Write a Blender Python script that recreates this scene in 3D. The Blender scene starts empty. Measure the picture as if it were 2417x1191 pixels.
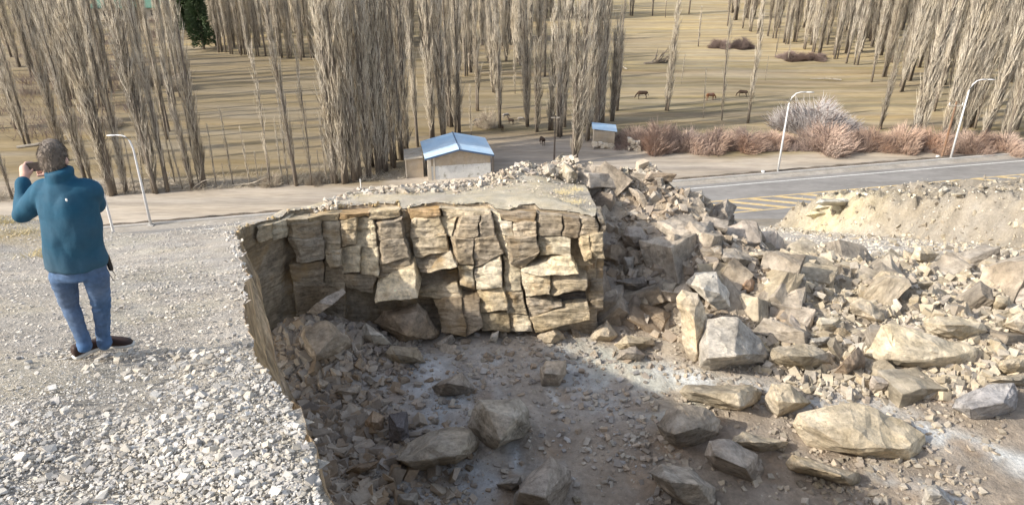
import bpy, bmesh, math, random
import numpy as np
from mathutils import Vector, Matrix, noise as mnoise
SC = bpy.context.scene
COL = SC.collection
# ------------------------------------------------------------------ camera, world, sun
CZ = 28.5                      # camera height above the valley floor (z = 0)
PITCH = math.radians(26.0)
FPX = 1745.0                   # focal length in photo pixels
cam_d = bpy.data.cameras.new("camera"); cam = bpy.data.objects.new("camera", cam_d); COL.objects.link(cam)
cam.location = (0, 0, CZ); cam.rotation_euler = (math.pi/2 - PITCH, 0, 0)
cam_d.sensor_width = 36; cam_d.lens = 36*FPX/2417; cam_d.clip_end = 6000; cam_d.clip_start = 0.05
SC.camera = cam
SUN_EL = math.radians(31); SUN_V = Vector((-1, -0.33, 0)).normalized()
w = bpy.data.worlds.new("World"); SC.world = w; w.use_nodes = True
nt = w.node_tree; nt.nodes.clear()
sky = nt.nodes.new('ShaderNodeTexSky'); sky.sky_type = 'NISHITA'; sky.sun_disc = False
sky.sun_elevation = SUN_EL; sky.sun_rotation = math.atan2(SUN_V.x, SUN_V.y); sky.dust_density = 2.0
bg = nt.nodes.new('ShaderNodeBackground'); bg.inputs[1].default_value = 0.15
wo = nt.nodes.new('ShaderNodeOutputWorld'); hs_ = nt.nodes.new('ShaderNodeHueSaturation'); hs_.inputs['Saturation'].default_value = .55; nt.links.new(sky.outputs[0], hs_.inputs['Color']); nt.links.new(hs_.outputs[0], bg.inputs[0]); nt.links.new(bg.outputs[0], wo.inputs[0])
sd = bpy.data.lights.new("sun", 'SUN'); sun = bpy.data.objects.new("sun", sd); COL.objects.link(sun)
sd.energy = 3.05; sd.angle = math.radians(0.9); sd.color = (1.0, 0.92, 0.79)
sv = Vector((SUN_V.x*math.cos(SUN_EL), SUN_V.y*math.cos(SUN_EL), math.sin(SUN_EL)))
sun.rotation_euler = sv.to_track_quat('Z', 'Y').to_euler(); sun.location = (-40, 20, 80)
vs = SC.view_settings; vs.view_transform = 'Standard'; vs.look = 'None'; vs.gamma = 1; vs.use_curve_mapping = False
vs.exposure = 0.90
CT, ST = math.cos(PITCH), math.sin(PITCH)
# ------------------------------------------------------------------ photo pixel -> point in the place
def ray(px, py):
    x = px-1208.5; y = py-595.5
    hf = FPX*CT - y*ST; dn = FPX*ST + y*CT
    return x/hf, dn/hf                        # sideways and downwards per metre of forward distance
def A(px, py, D):
    a, b = ray(px, py); return Vector((a*D, D, CZ-b*D))
def G(px, py, z=0.0):
    a, b = ray(px, py); D = (CZ-z)/b; return Vector((a*D, D, z))
# ------------------------------------------------------------------ numpy noise
def _h(ix, iy, s):
    n = (ix.astype(np.int64)*374761393 + iy.astype(np.int64)*668265263 + s*1442695041) & 0xffffffff
    n = ((n ^ (n >> 13))*1274126177) & 0xffffffff
    n = ((n ^ (n >> 16))*2246822519) & 0xffffffff
    return ((n ^ (n >> 15)) & 0xffffff)/float(0xffffff)
def vn(x, y, s=0):
    x = np.asarray(x, float); y = np.asarray(y, float)
    ix = np.floor(x); iy = np.floor(y); fx = x-ix; fy = y-iy
    fx = fx*fx*(3-2*fx); fy = fy*fy*(3-2*fy)
    a = _h(ix, iy, s); b = _h(ix+1, iy, s); c = _h(ix, iy+1, s); d = _h(ix+1, iy+1, s)
    return (a*(1-fx)+b*fx)*(1-fy)+(c*(1-fx)+d*fx)*fy - 0.5
def fbm(x, y, s=0, o=4, g=0.5):
    r = 0; amp = 1.0
    for k in range(o):
        r = r + amp*vn(np.asarray(x)*2**k+17.3*k, np.asarray(y)*2**k-9.1*k, s+k); amp *= g
    return r
def sst(e0, e1, x):
    t = np.clip((np.asarray(x, float)-e0)/(e1-e0), 0, 1); return t*t*(3-2*t)
# ------------------------------------------------------------------ object helpers
def tag(o, label=None, cat=None, group=None, kind=None):
    if label: o['label'] = label
    if cat: o['category'] = cat
    if group: o['group'] = group
    if kind: o['kind'] = kind
    return o
def link(name, data, parent=None, loc=None):
    o = bpy.data.objects.new(name, data); COL.objects.link(o)
    if parent is not None: o.parent = parent
    if loc is not None: o.location = loc
    return o
def empty(name, loc=(0, 0, 0), rz=0.0):
    o = link(name, None, None, loc); o.rotation_euler.z = rz; o.empty_display_size = .2; return o
def mesh_np(name, V, F, mat=None, col=None, smooth=False):
    """V (n,3), F (m,3|4) array or list of tuples, col (n,3)"""
    me = bpy.data.meshes.new(name); V = np.asarray(V, np.float32)
    if isinstance(F, np.ndarray):
        k = F.shape[1]; m = len(F)
        me.vertices.add(len(V)); me.vertices.foreach_set('co', V.ravel())
        me.loops.add(m*k); me.loops.foreach_set('vertex_index', F.astype(np.int32).ravel())
        me.polygons.add(m); me.polygons.foreach_set('loop_start', np.arange(m, dtype=np.int32)*k)
        me.polygons.foreach_set('loop_total', np.full(m, k, np.int32))
        me.update(calc_edges=True)
    else:
        me.from_pydata([tuple(v) for v in V], [], F); me.update()
    me.polygons.foreach_set('use_smooth', np.full(len(me.polygons), bool(smooth)))
    if col is not None:
        at = me.color_attributes.new('col', 'FLOAT_COLOR', 'POINT')
        c = np.ones((len(V), 4), np.float32); c[:, :3] = col; at.data.foreach_set('color', c.ravel())
    if mat: me.materials.append(mat)
    return me
# ------------------------------------------------------------------ materials
def mat(name, src=(.5, .5, .5), rough=.9, nscale=3.0, amount=.35, bump=.3, bscale=20.0, bdist=.02, strata=0.0, stscale=(1, 1, 14),
        dark=None, darkscale=2.0, spec=.2, metal=0.0, jitter=0.0, stretch=(1, 1, 1), space='Object', fine=0):
    m = bpy.data.materials.new(name); m.use_nodes = True; t = m.node_tree; N = t.nodes; L = t.links
    b = N['Principled BSDF']; b.inputs['Roughness'].default_value = rough; b.inputs['Metallic'].default_value = metal
    b.inputs['Specular IOR Level'].default_value = spec
    if src == 'attr':
        c = N.new('ShaderNodeAttribute'); c.attribute_name = 'col'; base = c.outputs['Color']
    elif src == 'obj':
        c = N.new('ShaderNodeObjectInfo'); base = c.outputs['Color']
    else:
        c = N.new('ShaderNodeRGB'); c.outputs[0].default_value = (*src, 1); base = c.outputs[0]
    tc = N.new('ShaderNodeTexCoord'); mp = N.new('ShaderNodeMapping'); L.new(tc.outputs[space], mp.inputs[0]); mp.inputs['Scale'].default_value = stretch
    vec = mp.outputs[0]
    if src == 'obj' or jitter:
        oi = N.new('ShaderNodeObjectInfo'); ad = N.new('ShaderNodeVectorMath'); ad.operation = 'ADD'
        ml = N.new('ShaderNodeMath'); ml.operation = 'MULTIPLY'; ml.inputs[1].default_value = 57.0
        L.new(oi.outputs['Random'], ml.inputs[0]); L.new(vec, ad.inputs[0]); L.new(ml.outputs[0], ad.inputs[1]); vec = ad.outputs[0]
    def nz(scale, det=6.0, vec_=None, rgh=.6):
        n = N.new('ShaderNodeTexNoise'); n.inputs['Scale'].default_value = scale; n.inputs['Detail'].default_value = det
        n.inputs['Roughness'].default_value = rgh; L.new(vec_ or vec, n.inputs['Vector']); return n.outputs['Fac']
    def mapr(x, a0, a1, b0, b1):
        r = N.new('ShaderNodeMapRange'); L.new(x, r.inputs[0])
        for i, v in zip((1, 2, 3, 4), (a0, a1, b0, b1)): r.inputs[i].default_value = v
        return r.outputs[0]
    def mul(col, f):
        x = N.new('ShaderNodeMixRGB'); x.blend_type = 'MULTIPLY'; x.inputs[0].default_value = 1
        L.new(col, x.inputs[1]); L.new(f, x.inputs[2]); return x.outputs[0]
    n1 = nz(nscale); n2 = nz(nscale*7.3, 5)
    colr = mul(base, mapr(n1, .3, .7, 1-amount, 1+amount)); colr = mul(colr, mapr(n2, .3, .7, 1-amount*.7, 1+amount*.7))
    hsv = N.new('ShaderNodeHueSaturation'); L.new(colr, hsv.inputs['Color']); L.new(mapr(nz(nscale*.6, 3), .3, .7, .72, 1.12), hsv.inputs['Saturation']); colr = hsv.outputs[0]
    hgt = nz(bscale, 8, None, .65)
    if strata:
        sm = N.new('ShaderNodeMapping'); sm.inputs['Scale'].default_value = stscale; L.new(vec, sm.inputs[0])
        sn = nz(1.0, 5, sm.outputs[0], .7)
        colr = mul(colr, mapr(sn, .35, .65, 1-strata*.5, 1+strata*.45))
        a = N.new('ShaderNodeMath'); a.operation = 'ADD'; L.new(hgt, a.inputs[0]); L.new(mapr(sn, .3, .7, 0, strata*1.4), a.inputs[1]); hgt = a.outputs[0]
    if fine:
        fm = N.new('ShaderNodeMapping'); fm.inputs['Scale'].default_value = (.8, .8, 6); L.new(vec, fm.inputs[0])
        fn = nz(2.2, 7, fm.outputs[0], .75); cr = nz(5.5, 9, None, .8)
        colr = mul(colr, mapr(fn, .36, .50, 1-.38*fine*.7, 1.0)); colr = mul(colr, mapr(cr, .36, .52, 1-.42*fine, 1.08)); colr = mul(colr, mapr(nz(.8, 4), .35, .62, .80, 1.22))
        a = N.new('ShaderNodeMath'); a.operation = 'ADD'; L.new(hgt, a.inputs[0]); L.new(mapr(fn, .36, .52, 0, .5*fine), a.inputs[1])
        a2 = N.new('ShaderNodeMath'); a2.operation = 'ADD'; L.new(a.outputs[0], a2.inputs[0]); L.new(mapr(cr, .3, .6, 0, .5), a2.inputs[1]); hgt = a2.outputs[0]
    if dark:
        x = N.new('ShaderNodeMixRGB'); L.new(mapr(nz(darkscale, 4), .55, .68, 0, 1), x.inputs[0]); L.new(colr, x.inputs[1]); x.inputs[2].default_value = (*dark, 1); colr = x.outputs[0]
    L.new(colr, b.inputs['Base Color'])
    if bump:
        bp = N.new('ShaderNodeBump'); bp.inputs['Strength'].default_value = bump; bp.inputs['Distance'].default_value = bdist
        L.new(hgt, bp.inputs['Height']); L.new(bp.outputs[0], b.inputs['Normal'])
    return m
M = {}
M['plateau'] = mat('gravel_ground', 'attr', nscale=3.5, amount=.20, bump=1.0, bscale=26, bdist=.06)
M['floor'] = mat('pit_ground', 'attr', nscale=1.1, amount=.25, bump=.9, bscale=9, bdist=.09)
M['valley'] = mat('dry_field', 'attr', nscale=.55, amount=.28, bump=.6, bscale=2.5, bdist=.15, stretch=(.12, 1.0, 1))
M['rock'] = mat('broken_rock', 'obj', nscale=1.6, amount=.22, bump=.85, bscale=7, bdist=.05, strata=.28, stscale=(1.2, 1.2, 7), spec=.15, fine=.7)
M['block'] = mat('layered_rock', 'obj', nscale=1.3, amount=.25, bump=.9, bscale=6, bdist=.06, strata=.32, stscale=(.35, .35, 7), spec=.12, dark=(.44, .31, .17), darkscale=.7, fine=.8)
M['wall'] = mat('cut_rock_face', (.46, .34, .21), nscale=1.1, amount=.5, bump=1.0, bscale=5, bdist=.15, stretch=(2.0, 1.6, .45), strata=.6, stscale=(2, 1.8, .35), dark=(.30, .14, .06), darkscale=1.0)
M['stone'] = mat('loose_stone', 'attr', nscale=2.5, amount=.2, bump=.4, bscale=25, bdist=.02)
# ------------------------------------------------------------------ terrain functions (H = metres below the camera)
def lerp_poly(P, t):
    P = np.asarray(P, float); return np.interp(t, P[:, 0], P[:, 1])
YB = [(-60, 15.5), (-14, 15.8), (-11, 15.5), (-9.6, 14.5), (-7.4, 14.6), (-6.5, 15.8), (-5.5, 17.5), (-4.9, 18.9), (-4.1, 20.4), (-2.8, 21.1), (-1.5, 22.0), (0, 23.1), (2, 24.6), (8, 25)]
def Hplat(x, y):
    x = np.asarray(x, float); y = np.asarray(y, float)
    H = np.where(y < 16, 1.7+.333*y, 7.03+.2*(y-16))
    H = H - .12*sst(-12, -5, -np.abs(x+9))*0 + .10*fbm(x*.5, y*.5, 3, 3) + .035*fbm(x*2.2, y*2.2, 5, 3)
    H = H - .35*np.exp(-((x+13)**2/6+(y-15.0)**2/3)) + .25*np.exp(-((x+8)**2/5+(y-11)**2/5))       # low swell and a hollow by the left edge
    yb = lerp_poly(YB, x)+.5*fbm(x*.9, x*0, 9, 3)
    rid = sst(-2.0, 2.2, x)
    H = H - rid*(.45+.5*fbm(x*.8, y*.8, 12, 3))*np.exp(-((y-yb+.5)/1.0)**2)
    d = np.maximum(y-yb, 0); H = H + 1.3*d + .5*d*sst(0, 6, d)
    return np.minimum(H, 29.6)
def Hfloor(x, y):
    x = np.asarray(x, float); y = np.asarray(y, float)
    H = np.where(y < 17.5, 11.0, np.where(y < 28, 11+.257*(y-17.5), 13.7+.39*(y-28)))
    H = H + sst(11, 5, x)*np.maximum(y-26.5, 0)*.9
    # heap of debris right of the outcrop and its ridge behind it
    Ar = np.interp(x, [-6, .5, 2.6, 4.8, 6.3, 8, 9.5, 12, 14], [.8, 1.2, 4.3, 4.0, 3.3, 2.1, 1.3, .5, 0])
    yc = 24.3
    H = H - Ar*np.where(y < yc, np.clip(1-(yc-y)/6.8, 0, 1), np.clip(1-(y-yc)/3.2, 0, 1))*(1+.15*fbm(x*.7, y*.7, 21, 3))
    H = H - 1.0*np.exp(-((x+5.2)**2/2.2+(y-16.4)**2/1.2))                                        # talus in the back left corner
    H = H - .45*np.exp(-((x-6.2)**2/6+(y-20.0)**2/6)) - .35*np.exp(-((x-11)**2/20+(y-20.0)**2/10))
    amp = .10+.38*sst(2.5, 5.5, x)*sst(16, 19, y)*sst(29, 25.5, y)
    H = H + amp*fbm(x*.8, y*.8, 31, 4, .6) + .035*fbm(x*3, y*3, 33, 3)
    # bank of pale cut ground on the right
    S = H
    d = ((x-20.4)*18+(y-46)*3.4)/18.32 + .9*fbm(x*.25, y*.25, 41, 3)
    d2 = (50.5-y)*1.0
    dd = np.minimum(d, d2)
    top = 18.6-.365*(46-y)-.085*(x-20)+.25*fbm(x*.4, y*.4, 43, 3)
    rough = (1.9*np.abs(fbm(x*.7, y*1.1, 44, 5, .68))**1.2+.9*fbm(x*.3, y*.9, 45, 5, .6)-.3)*sst(0, 1.2, dd)*sst(27, 31, y)
    bank = np.maximum(top, S-1.9*np.maximum(dd, 0))+rough
    fade = sst(24, 29, y)
    H = np.where(dd > 0, S+(np.minimum(bank, S)-S)*fade, H)
    return np.minimum(H, 29.6)
def hit(px, py, Hf=Hfloor, d0=8.0, d1=62.0):
    a, b = ray(px, py); D = np.arange(d0, d1, .03); h = Hf(a*D, D)
    i = np.argmax(b*D >= h)
    return Vector((a*D[i], D[i], CZ-b*D[i]))
# edge of the cut, as 3D points: near left edge, corner, lip of the outcrop, its right end
def on_plane(px, py):
    a, b = ray(px, py); D = 1.7/(b-.333); return (a*D, D, CZ-b*D)
EDGE_L = [(14, -5), (6, -1.6), (1.8, .6), (-.3, 1.6)]
EDGE = [(x, y, CZ-(1.7+.333*y)) for x, y in EDGE_L]+[on_plane(*p) for p in
        ((760, 1191), (748, 1130), (738, 1085), (705, 1010), (680, 945), (650, 905), (628, 870), (604, 815), (590, 760), (578, 700), (570, 640), (562, 590), (556, 548))]
LIP_PX = [(566, 536, 15.6), (600, 527, 16.2), (636, 518, 16.7), (668, 510, 17.1), (678, 498, 17.5), (720, 493, 17.9), (790, 488, 18.1), (860, 482, 18.25), (938, 476, 18.35), (950, 492, 18.0), (972, 487, 18.1),
          (1030, 476, 18.35), (1078, 482, 18.2), (1150, 477, 18.4), (1168, 492, 18.1), (1200, 494, 18.0), (1225, 482, 18.15), (1262, 480, 18.2), (1275, 494, 17.9), (1320, 497, 17.8), (1368, 502, 17.65), (1404, 508, 17.5)]
NL = len(EDGE)
EDGE += [tuple(A(*p)) for p in LIP_PX]
EDGE += [tuple(A(1408, 490, 18.5)), tuple(A(1398, 470, 19.8)), tuple(A(1390, 452, 21.2)), tuple(A(1382, 438, 22.6)), tuple(A(1372, 428, 24.0))]
EDGE = np.array(EDGE)
# densify and roughen
def dens(P, step):
    out = []
    for i in range(len(P)-1):
        n = max(1, int(np.linalg.norm(P[i+1]-P[i])/step))
        for k in range(n): out.append(P[i]+(P[i+1]-P[i])*k/n)
    out.append(P[-1]); return np.array(out)
ED = dens(EDGE, .11)
s_ = np.arange(len(ED))*.11
LIPW = sst(14.2, 13.2, ED[:, 1]); ED[:, 0] += (.13*fbm(s_*1.1, s_*0, 51, 4, .65)+.02)*(.15+.85*LIPW)*sst(0, 3, ED[:, 1]); ED[:, 1] += (.2+.8*LIPW)*.05*fbm(s_*1.7, s_*0+4, 52, 3); ED[:, 2] += .03*fbm(s_*3, s_*0+8, 53, 2)
PIT = np.vstack([ED[:, :2], [[2.6, 70], [90, 70], [90, -6], [14, -6]]])
def inside(x, y, P=PIT):
    r = np.zeros(np.shape(x), bool); n = len(P); j = n-1
    for i in range(n):
        xi, yi = P[i]; xj, yj = P[j]
        if yi != yj:
            c = ((yi > y) != (yj > y)) & (x < (xj-xi)*(y-yi)/(yj-yi)+xi); r ^= c
        j = i
    return r
def grid(xs, ys):
    X, Y = np.meshgrid(xs, ys); nx, ny = len(xs), len(ys)
    i = np.arange(nx*ny).reshape(ny, nx)
    F = np.stack([i[:-1, :-1].ravel(), i[:-1, 1:].ravel(), i[1:, 1:].ravel(), i[1:, :-1].ravel()], 1)
    return X.ravel(), Y.ravel(), F
def steps(*seg):
    out = []
    for a, b, s in seg: out += list(np.arange(a, b-1e-6, s))
    out.append(seg[-1][1]); return np.array(out)
def mixc(c, d, t):
    t = np.clip(t, 0, 1)[:, None]; return c*(1-t)+np.asarray(d)*t
# ------------------------------------------------------------------ plateau sheet
xs = steps((-60, -12, 1.6), (-12, 2.6, .12)); ys = steps((-10, 1, .5), (1, 7, .07), (7, 26, .12), (26, 46, 1.0))
X, Y, F = grid(xs, ys)
Z = CZ-Hplat(X, Y)
cell = .12
# vertices close to the edge move onto it
sel = np.where((X > -8) & (Y < 25))[0]
E2 = ED[:, :2]
for ch in np.array_split(sel, 40):
    d = (X[ch, None]-E2[None, :, 0])**2+(Y[ch, None]-E2[None, :, 1])**2
    k = np.argmin(d, 1); dm = np.sqrt(d[np.arange(len(ch)), k])
    wz = sst(1.6, .1, dm)
    Z[ch] = Z[ch]*(1-wz)+ED[k, 2]*wz
    sn = dm < cell*.62
    X[ch[sn]] = ED[k[sn], 0]; Y[ch[sn]] = ED[k[sn], 1]; Z[ch[sn]] = ED[k[sn], 2]
cx = X[F].mean(1); cy = Y[F].mean(1)
F = F[~inside(cx, cy)]
V = np.stack([X, Y, Z], 1)
c = np.tile(np.array([.47, .42, .36]), (len(X), 1))
c = mixc(c, (.54, .50, .44), sst(7, 4, Y)*sst(-4.5, -1.5, X))
c = mixc(c, (.50, .43, .31), sst(16.5, 18, Y))
c = mixc(c, (.44, .35, .20), sst(-7.5, -9.5, X)*sst(11.5, 13.5, Y)*(.6+fbm(X*.9, Y*.9, 61, 3)))
c = mixc(c, (.36, .34, .32), sst(-.1, .35, fbm(X*.5, Y*1.4, 62, 4))*.5)
c = mixc(c, (.52, .47, .36), sst(0, .4, fbm(X*.8, Y*.9, 63, 4))*.5)
plat = link('ground', mesh_np('ground', V, F, M['plateau'], c, True)); tag(plat, kind='structure')
# ------------------------------------------------------------------ pit floor and slope down to the road
xs = steps((-8.5, -6.4, .4), (-6.4, 14, .12), (14, 27, .2), (27, 75, 1.6)); ys = steps((-3, 10, 1), (10, 28, .12), (28, 52, .25), (52, 68, 1))
X, Y, F = grid(xs, ys); Z = CZ-Hfloor(X, Y)
c = np.tile(np.array([.375, .325, .27]), (len(X), 1))
n1 = fbm(X*.6, Y*.6, 71, 4)
c = mixc(c, (.33, .275, .22), sst(0, .4, n1))
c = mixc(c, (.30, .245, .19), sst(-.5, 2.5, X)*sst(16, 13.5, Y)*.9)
c = mixc(c, (.38, .32, .235), sst(2.5, 6, X)*sst(14.5, 17.5, Y))
def blob(c, px, py, rx, ry, col, a, nn=0):
    p = hit(px, py); q = ((X-p.x)/rx)**2+((Y-p.y)/ry)**2
    return mixc(c, col, a*np.exp(-q)*np.clip(.75+1.6*fbm(X*2.3, Y*2.3, 80+nn, 4), 0, 1.3))
CH = (.54, .57, .60)
for k, (px, py, rx, ry, a) in enumerate(((1000, 890, .9, 1.3, .8), (1050, 960, .7, 1.4, .8), (1100, 1130, 1.5, .7, .8), (960, 1160, .9, .5, .5), (1150, 870, .6, 1.0, .6), (930, 930, .6, .8, .4), (1330, 860, .6, .8, .7), (1420, 910, .7, 1.0, .6))):
    c = blob(c, px, py, rx, ry, CH, a, k)
def streak(c, pts, wd, col, a, s):
    P = [hit(*p) for p in pts]; q = np.full(len(X), 9.0)
    for i in range(len(P)-1):
        ax, ay, bx, by = P[i].x, P[i].y, P[i+1].x, P[i+1].y
        t = np.clip(((X-ax)*(bx-ax)+(Y-ay)*(by-ay))/((bx-ax)**2+(by-ay)**2), 0, 1)
        q = np.minimum(q, np.hypot(X-ax-t*(bx-ax), Y-ay-t*(by-ay)))
    return mixc(c, col, a*np.exp(-(q/wd)**2)*np.clip(.8+1.4*fbm(X*2.1, Y*2.1, s, 4), 0, 1.2))
c = streak(c, ((1310, 830), (1400, 880), (1470, 960), (1600, 990)), .35, (.48, .50, .50), .9, 91)
c = streak(c, ((1380, 830), (1500, 870), (1600, 930)), .5, (.47, .48, .43), .9, 92)
c = streak(c, ((1560, 880), (1800, 930), (2050, 960), (2200, 1020), (2417, 1100)), .45, (.55, .56, .55), .95, 93)
c = streak(c, ((1600, 960), (1520, 900), (1440, 850)), .6, (.50, .49, .42), .8, 94)
c = streak(c, ((1150, 840), (1160, 900), (1180, 960)), .18, (.5, .5, .5), .7, 95)
c = streak(c, ((1200, 1030), (1215, 1070), (1222, 1110)), .1, (.6, .62, .63), .9, 96)
c = streak(c, ((1295, 915), (1320, 960), (1330, 990)), .08, (.6, .6, .58), .8, 97)
c = streak(c, ((1250, 860), (1350, 900), (1400, 960)), .15, (.5, .5, .49), .7, 98)
c = streak(c, ((2080, 1120), (2250, 1180)), .3, (.55, .56, .55), .8, 99)
c = mixc(c, (.34, .24, .155), sst(.15, .4, fbm(X*1.1+5, Y*1.1, 75, 4))*.5*sst(18, 15, Y))
c = mixc(c, (.42, .38, .33), sst(25.5, 29, Y)*sst(7, 10, X))
c = mixc(c, (.275, .24, .19), sst(19.1, 20.7, X+.19*(Y-46))*sst(26, 31, Y))
q = ((X-20.5)/2.6)**2+((Y-44.5)/3.5)**2
c = mixc(c, (.52, .44, .27), np.exp(-q)*.8)
c = mixc(c, (.40, .33, .25), sst(2.8, 4, X)*sst(25.5, 22.5, Y)*sst(17, 19, Y)*sst(10, 7, X)*.8)
flo = link('terrain', mesh_np('terrain', np.stack([X, Y, Z], 1), F, M['floor'], c, True)); tag(flo, kind='structure')
# ------------------------------------------------------------------ left cut face and the backing of the outcrop
def strip(P, Q, nv, disp, seed, nm, m, col=None, smooth=True):
    """sheet from the 3D line P (top) to the line Q (bottom), roughened"""
    n = len(P); V = []; t = np.linspace(0, 1, nv)
    V = P[:, None, :]*(1-t)[None, :, None]+Q[:, None, :]*t[None, :, None]
    s = np.arange(n)[:, None]*.11+0*t[None]; vv = t[None]*4+0*s
    tang = np.gradient((P+Q)*.5, axis=0); nx = -tang[:, 1]; ny = tang[:, 0]; ln = np.hypot(nx, ny)+1e-6
    d = disp*(fbm(s*.9+vv*1.3, vv*.5, seed, 4, .55)+.35*fbm(s*3+vv*4, vv*1.4, seed+7, 3))*sst(0, .12, t)[None]
    V[:, :, 0] += d*(nx/ln)[:, None]; V[:, :, 1] += d*(ny/ln)[:, None]
    i = np.arange(n*nv).reshape(n, nv)
    F = np.stack([i[:-1, :-1].ravel(), i[:-1, 1:].ravel(), i[1:, 1:].ravel(), i[1:, :-1].ravel()], 1)
    return mesh_np(nm, V.reshape(-1, 3), F, m, col, smooth)
corner = EDGE[NL-1]
kc = int(np.argmin(np.hypot(ED[:, 0]-corner[0], ED[:, 1]-corner[1])))
PL = ED[:kc+1].copy(); QL = PL.copy()
# foot of the face runs 0.5 m further out, at the pit floor
QL[:, 0] += .5+.1*fbm(np.arange(len(QL))*.3, QL[:, 0]*0, 101, 3); QL[:, 1] += .12
QL[:, 2] = CZ-np.minimum(Hfloor(QL[:, 0], QL[:, 1]), 11.2)-.35
PL[:, 2] += .01
tag(link('cliff', strip(PL, QL, 60, .22, 103, 'cliff', M['wall'])), kind='structure')
PB = ED[kc:].copy(); QB = PB.copy(); QB[:, 1] += .05
PB[:, 2] -= .04; PB[:, 1] += .03
kk = np.arange(len(QB)); QB[:, 1] += .12*sst(0, 30, kk)
QB[:, 2] = 17.0
NLIP = len(PB)-int(7.0/.11)
tag(link('cliff', strip(PB[NLIP:], QB[NLIP:], 40, .25, 113, 'cliff', M['wall'])), kind='structure')
# ------------------------------------------------------------------ outcrop of layered blocks
LX = np.array([p[0] for p in LIP_PX]); LY = np.array([p[1] for p in LIP_PX]); LD = np.array([p[2] for p in LIP_PX])
def Dface(px, py):
    ld = np.interp(px, [566, 668, 760, 938, 1150, 1320, 1404, 1430], [15.6, 17.0, 17.75, 18.0, 18.0, 17.7, 17.45, 17.5]); t = np.clip((py-490)/290, 0, 1)
    bd = np.interp(px, [566, 668, 760, 1420], [16.0, 17.1, 17.6, 17.35])
    return ld*(1-t)+bd*t
OUT = empty('rock_outcrop', A(1040, 780, 17.6)); OUT.location.z = CZ-11.0
tag(OUT, 'broken cliff of layered tan rock blocks with cracks, at the back of the pit', 'rock outcrop')
OL = Vector(OUT.location)
TAN = (.56, .455, .305); GRY_SHADE = (.43, .355, .26); PAL_LIT = (.70, .60, .43); RUS = (.56, .38, .20); BRN = (.36, .285, .20); CAVITY_SHADE = (.14, .125, .115)  # grey fronts and pale slants carry painted shade and sunlight
kq = int(np.argmin(np.hypot(ED[:, 0]-A(1408, 500, 17.5).x, ED[:, 1]-17.5)))+4
PBk = ED[kc:kq].copy(); PBk[:, 2] -= .03; PBk[:, 1] += .02; QBk = PBk.copy()
for i_, p_ in enumerate(PBk):
    pxk = 1208.5+(p_[0]/p_[1])*(FPX*CT+60); b_ = A(pxk, 800, float(Dface(pxk, 780))+.06); QBk[i_] = (b_.x, b_.y, b_.z)
bk = link('rock_core', strip(PBk, QBk, 70, .10, 117, 'rock_core', M['block']), OUT); bk.matrix_parent_inverse = Matrix.Translation(-OL); bk.color = (.40, .325, .23, 1)
def block(quad, p=0.0, cl=.0, cw=.18, tb=0.0, col=TAN, seed=0, back=1.3, rough=.055, n=21, edge=.012):
    """quad = photo corners TL,TR,BR,BL; p = how far it stands proud; cl = how far its left side is cut back; tb = foot further out than the head"""
    q = np.array(quad, float); V = []
    us = np.concatenate([[0, .02, .06], np.linspace(.12, .88, n-6), [.94, .98, 1]]); vs_ = us
    U, W = np.meshgrid(us, vs_)
    PX = (q[0, 0]*(1-U)+q[1, 0]*U)*(1-W)+(q[3, 0]*(1-U)+q[2, 0]*U)*W
    PY = (q[0, 1]*(1-U)+q[1, 1]*U)*(1-W)+(q[3, 1]*(1-U)+q[2, 1]*U)*W
    wpx = abs(q[1, 0]-q[0, 0])+1
    jag = 3.0*sst(0, .08, np.minimum(np.minimum(U, 1-U), np.minimum(W, 1-W)))
    ox = 8*fbm(PX*.018, PY*.030, 3, 3, .6); oy = 8*fbm(PX*.022, PY*.02, 5, 3, .6); PX = PX+ox; PY = PY+oy
    D = Dface(PX, PY)-p-tb*W
    D = D+cl*np.clip(1-U/cw, 0, 1)**.8
    eb = np.minimum(np.minimum(U, 1-U)*wpx/80, np.minimum(W, 1-W)*abs(q[3, 1]-q[0, 1])/80)
    D = D+edge*sst(.02, 0, eb)
    lay = fbm(PY*0+seed, PY*.11+seed*3+.5*fbm(PX*.02, PY*.02, seed, 2), seed+11, 3)
    D = D+rough*1.5*fbm(PX*.025, PY*.04, seed+17, 4, .55)+rough*.9*lay
    a = (PX-1208.5)/(FPX*CT-(PY-595.5)*ST); b = (FPX*ST+(PY-595.5)*CT)/(FPX*CT-(PY-595.5)*ST)
    P = np.stack([a*D, D, CZ-b*D], -1)
    lz = np.array([A(p_, np.interp(p_, LX, LY), np.interp(p_, LX, LD)).z for p_ in PX[0]])-.015
    P[:, :, 2] = np.minimum(P[:, :, 2], lz[None, :])
    P = P.reshape(-1, 3)
    m = len(us); idx = np.arange(m*m).reshape(m, m)
    F = [tuple(r) for r in np.stack([idx[:-1, :-1].ravel(), idx[1:, :-1].ravel(), idx[1:, 1:].ravel(), idx[:-1, 1:].ravel()], 1)]
    ring = list(idx[0, :])+list(idx[1:, -1])+list(idx[-1, -2::-1])+list(idx[-2:0:-1, 0])
    base = len(P); B = P[ring].copy(); B[:, 1] += back; B[:, 2] = np.minimum(B[:, 2], lz.min()-.22); P = np.vstack([P, B]); k = len(ring)
    for i in range(k): F.append((ring[i], ring[(i+1) % k], base+(i+1) % k, base+i))
    F.append(tuple(base+i for i in range(k)))
    o = link('rock_block', mesh_np('rock_block', P-np.array(OL), F, M['block'], None, False), OUT)
    q_ = random.uniform(.93, 1.07); o.color = (*[x*q_ for x in col], 1)
    return o
random.seed(4)
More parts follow.
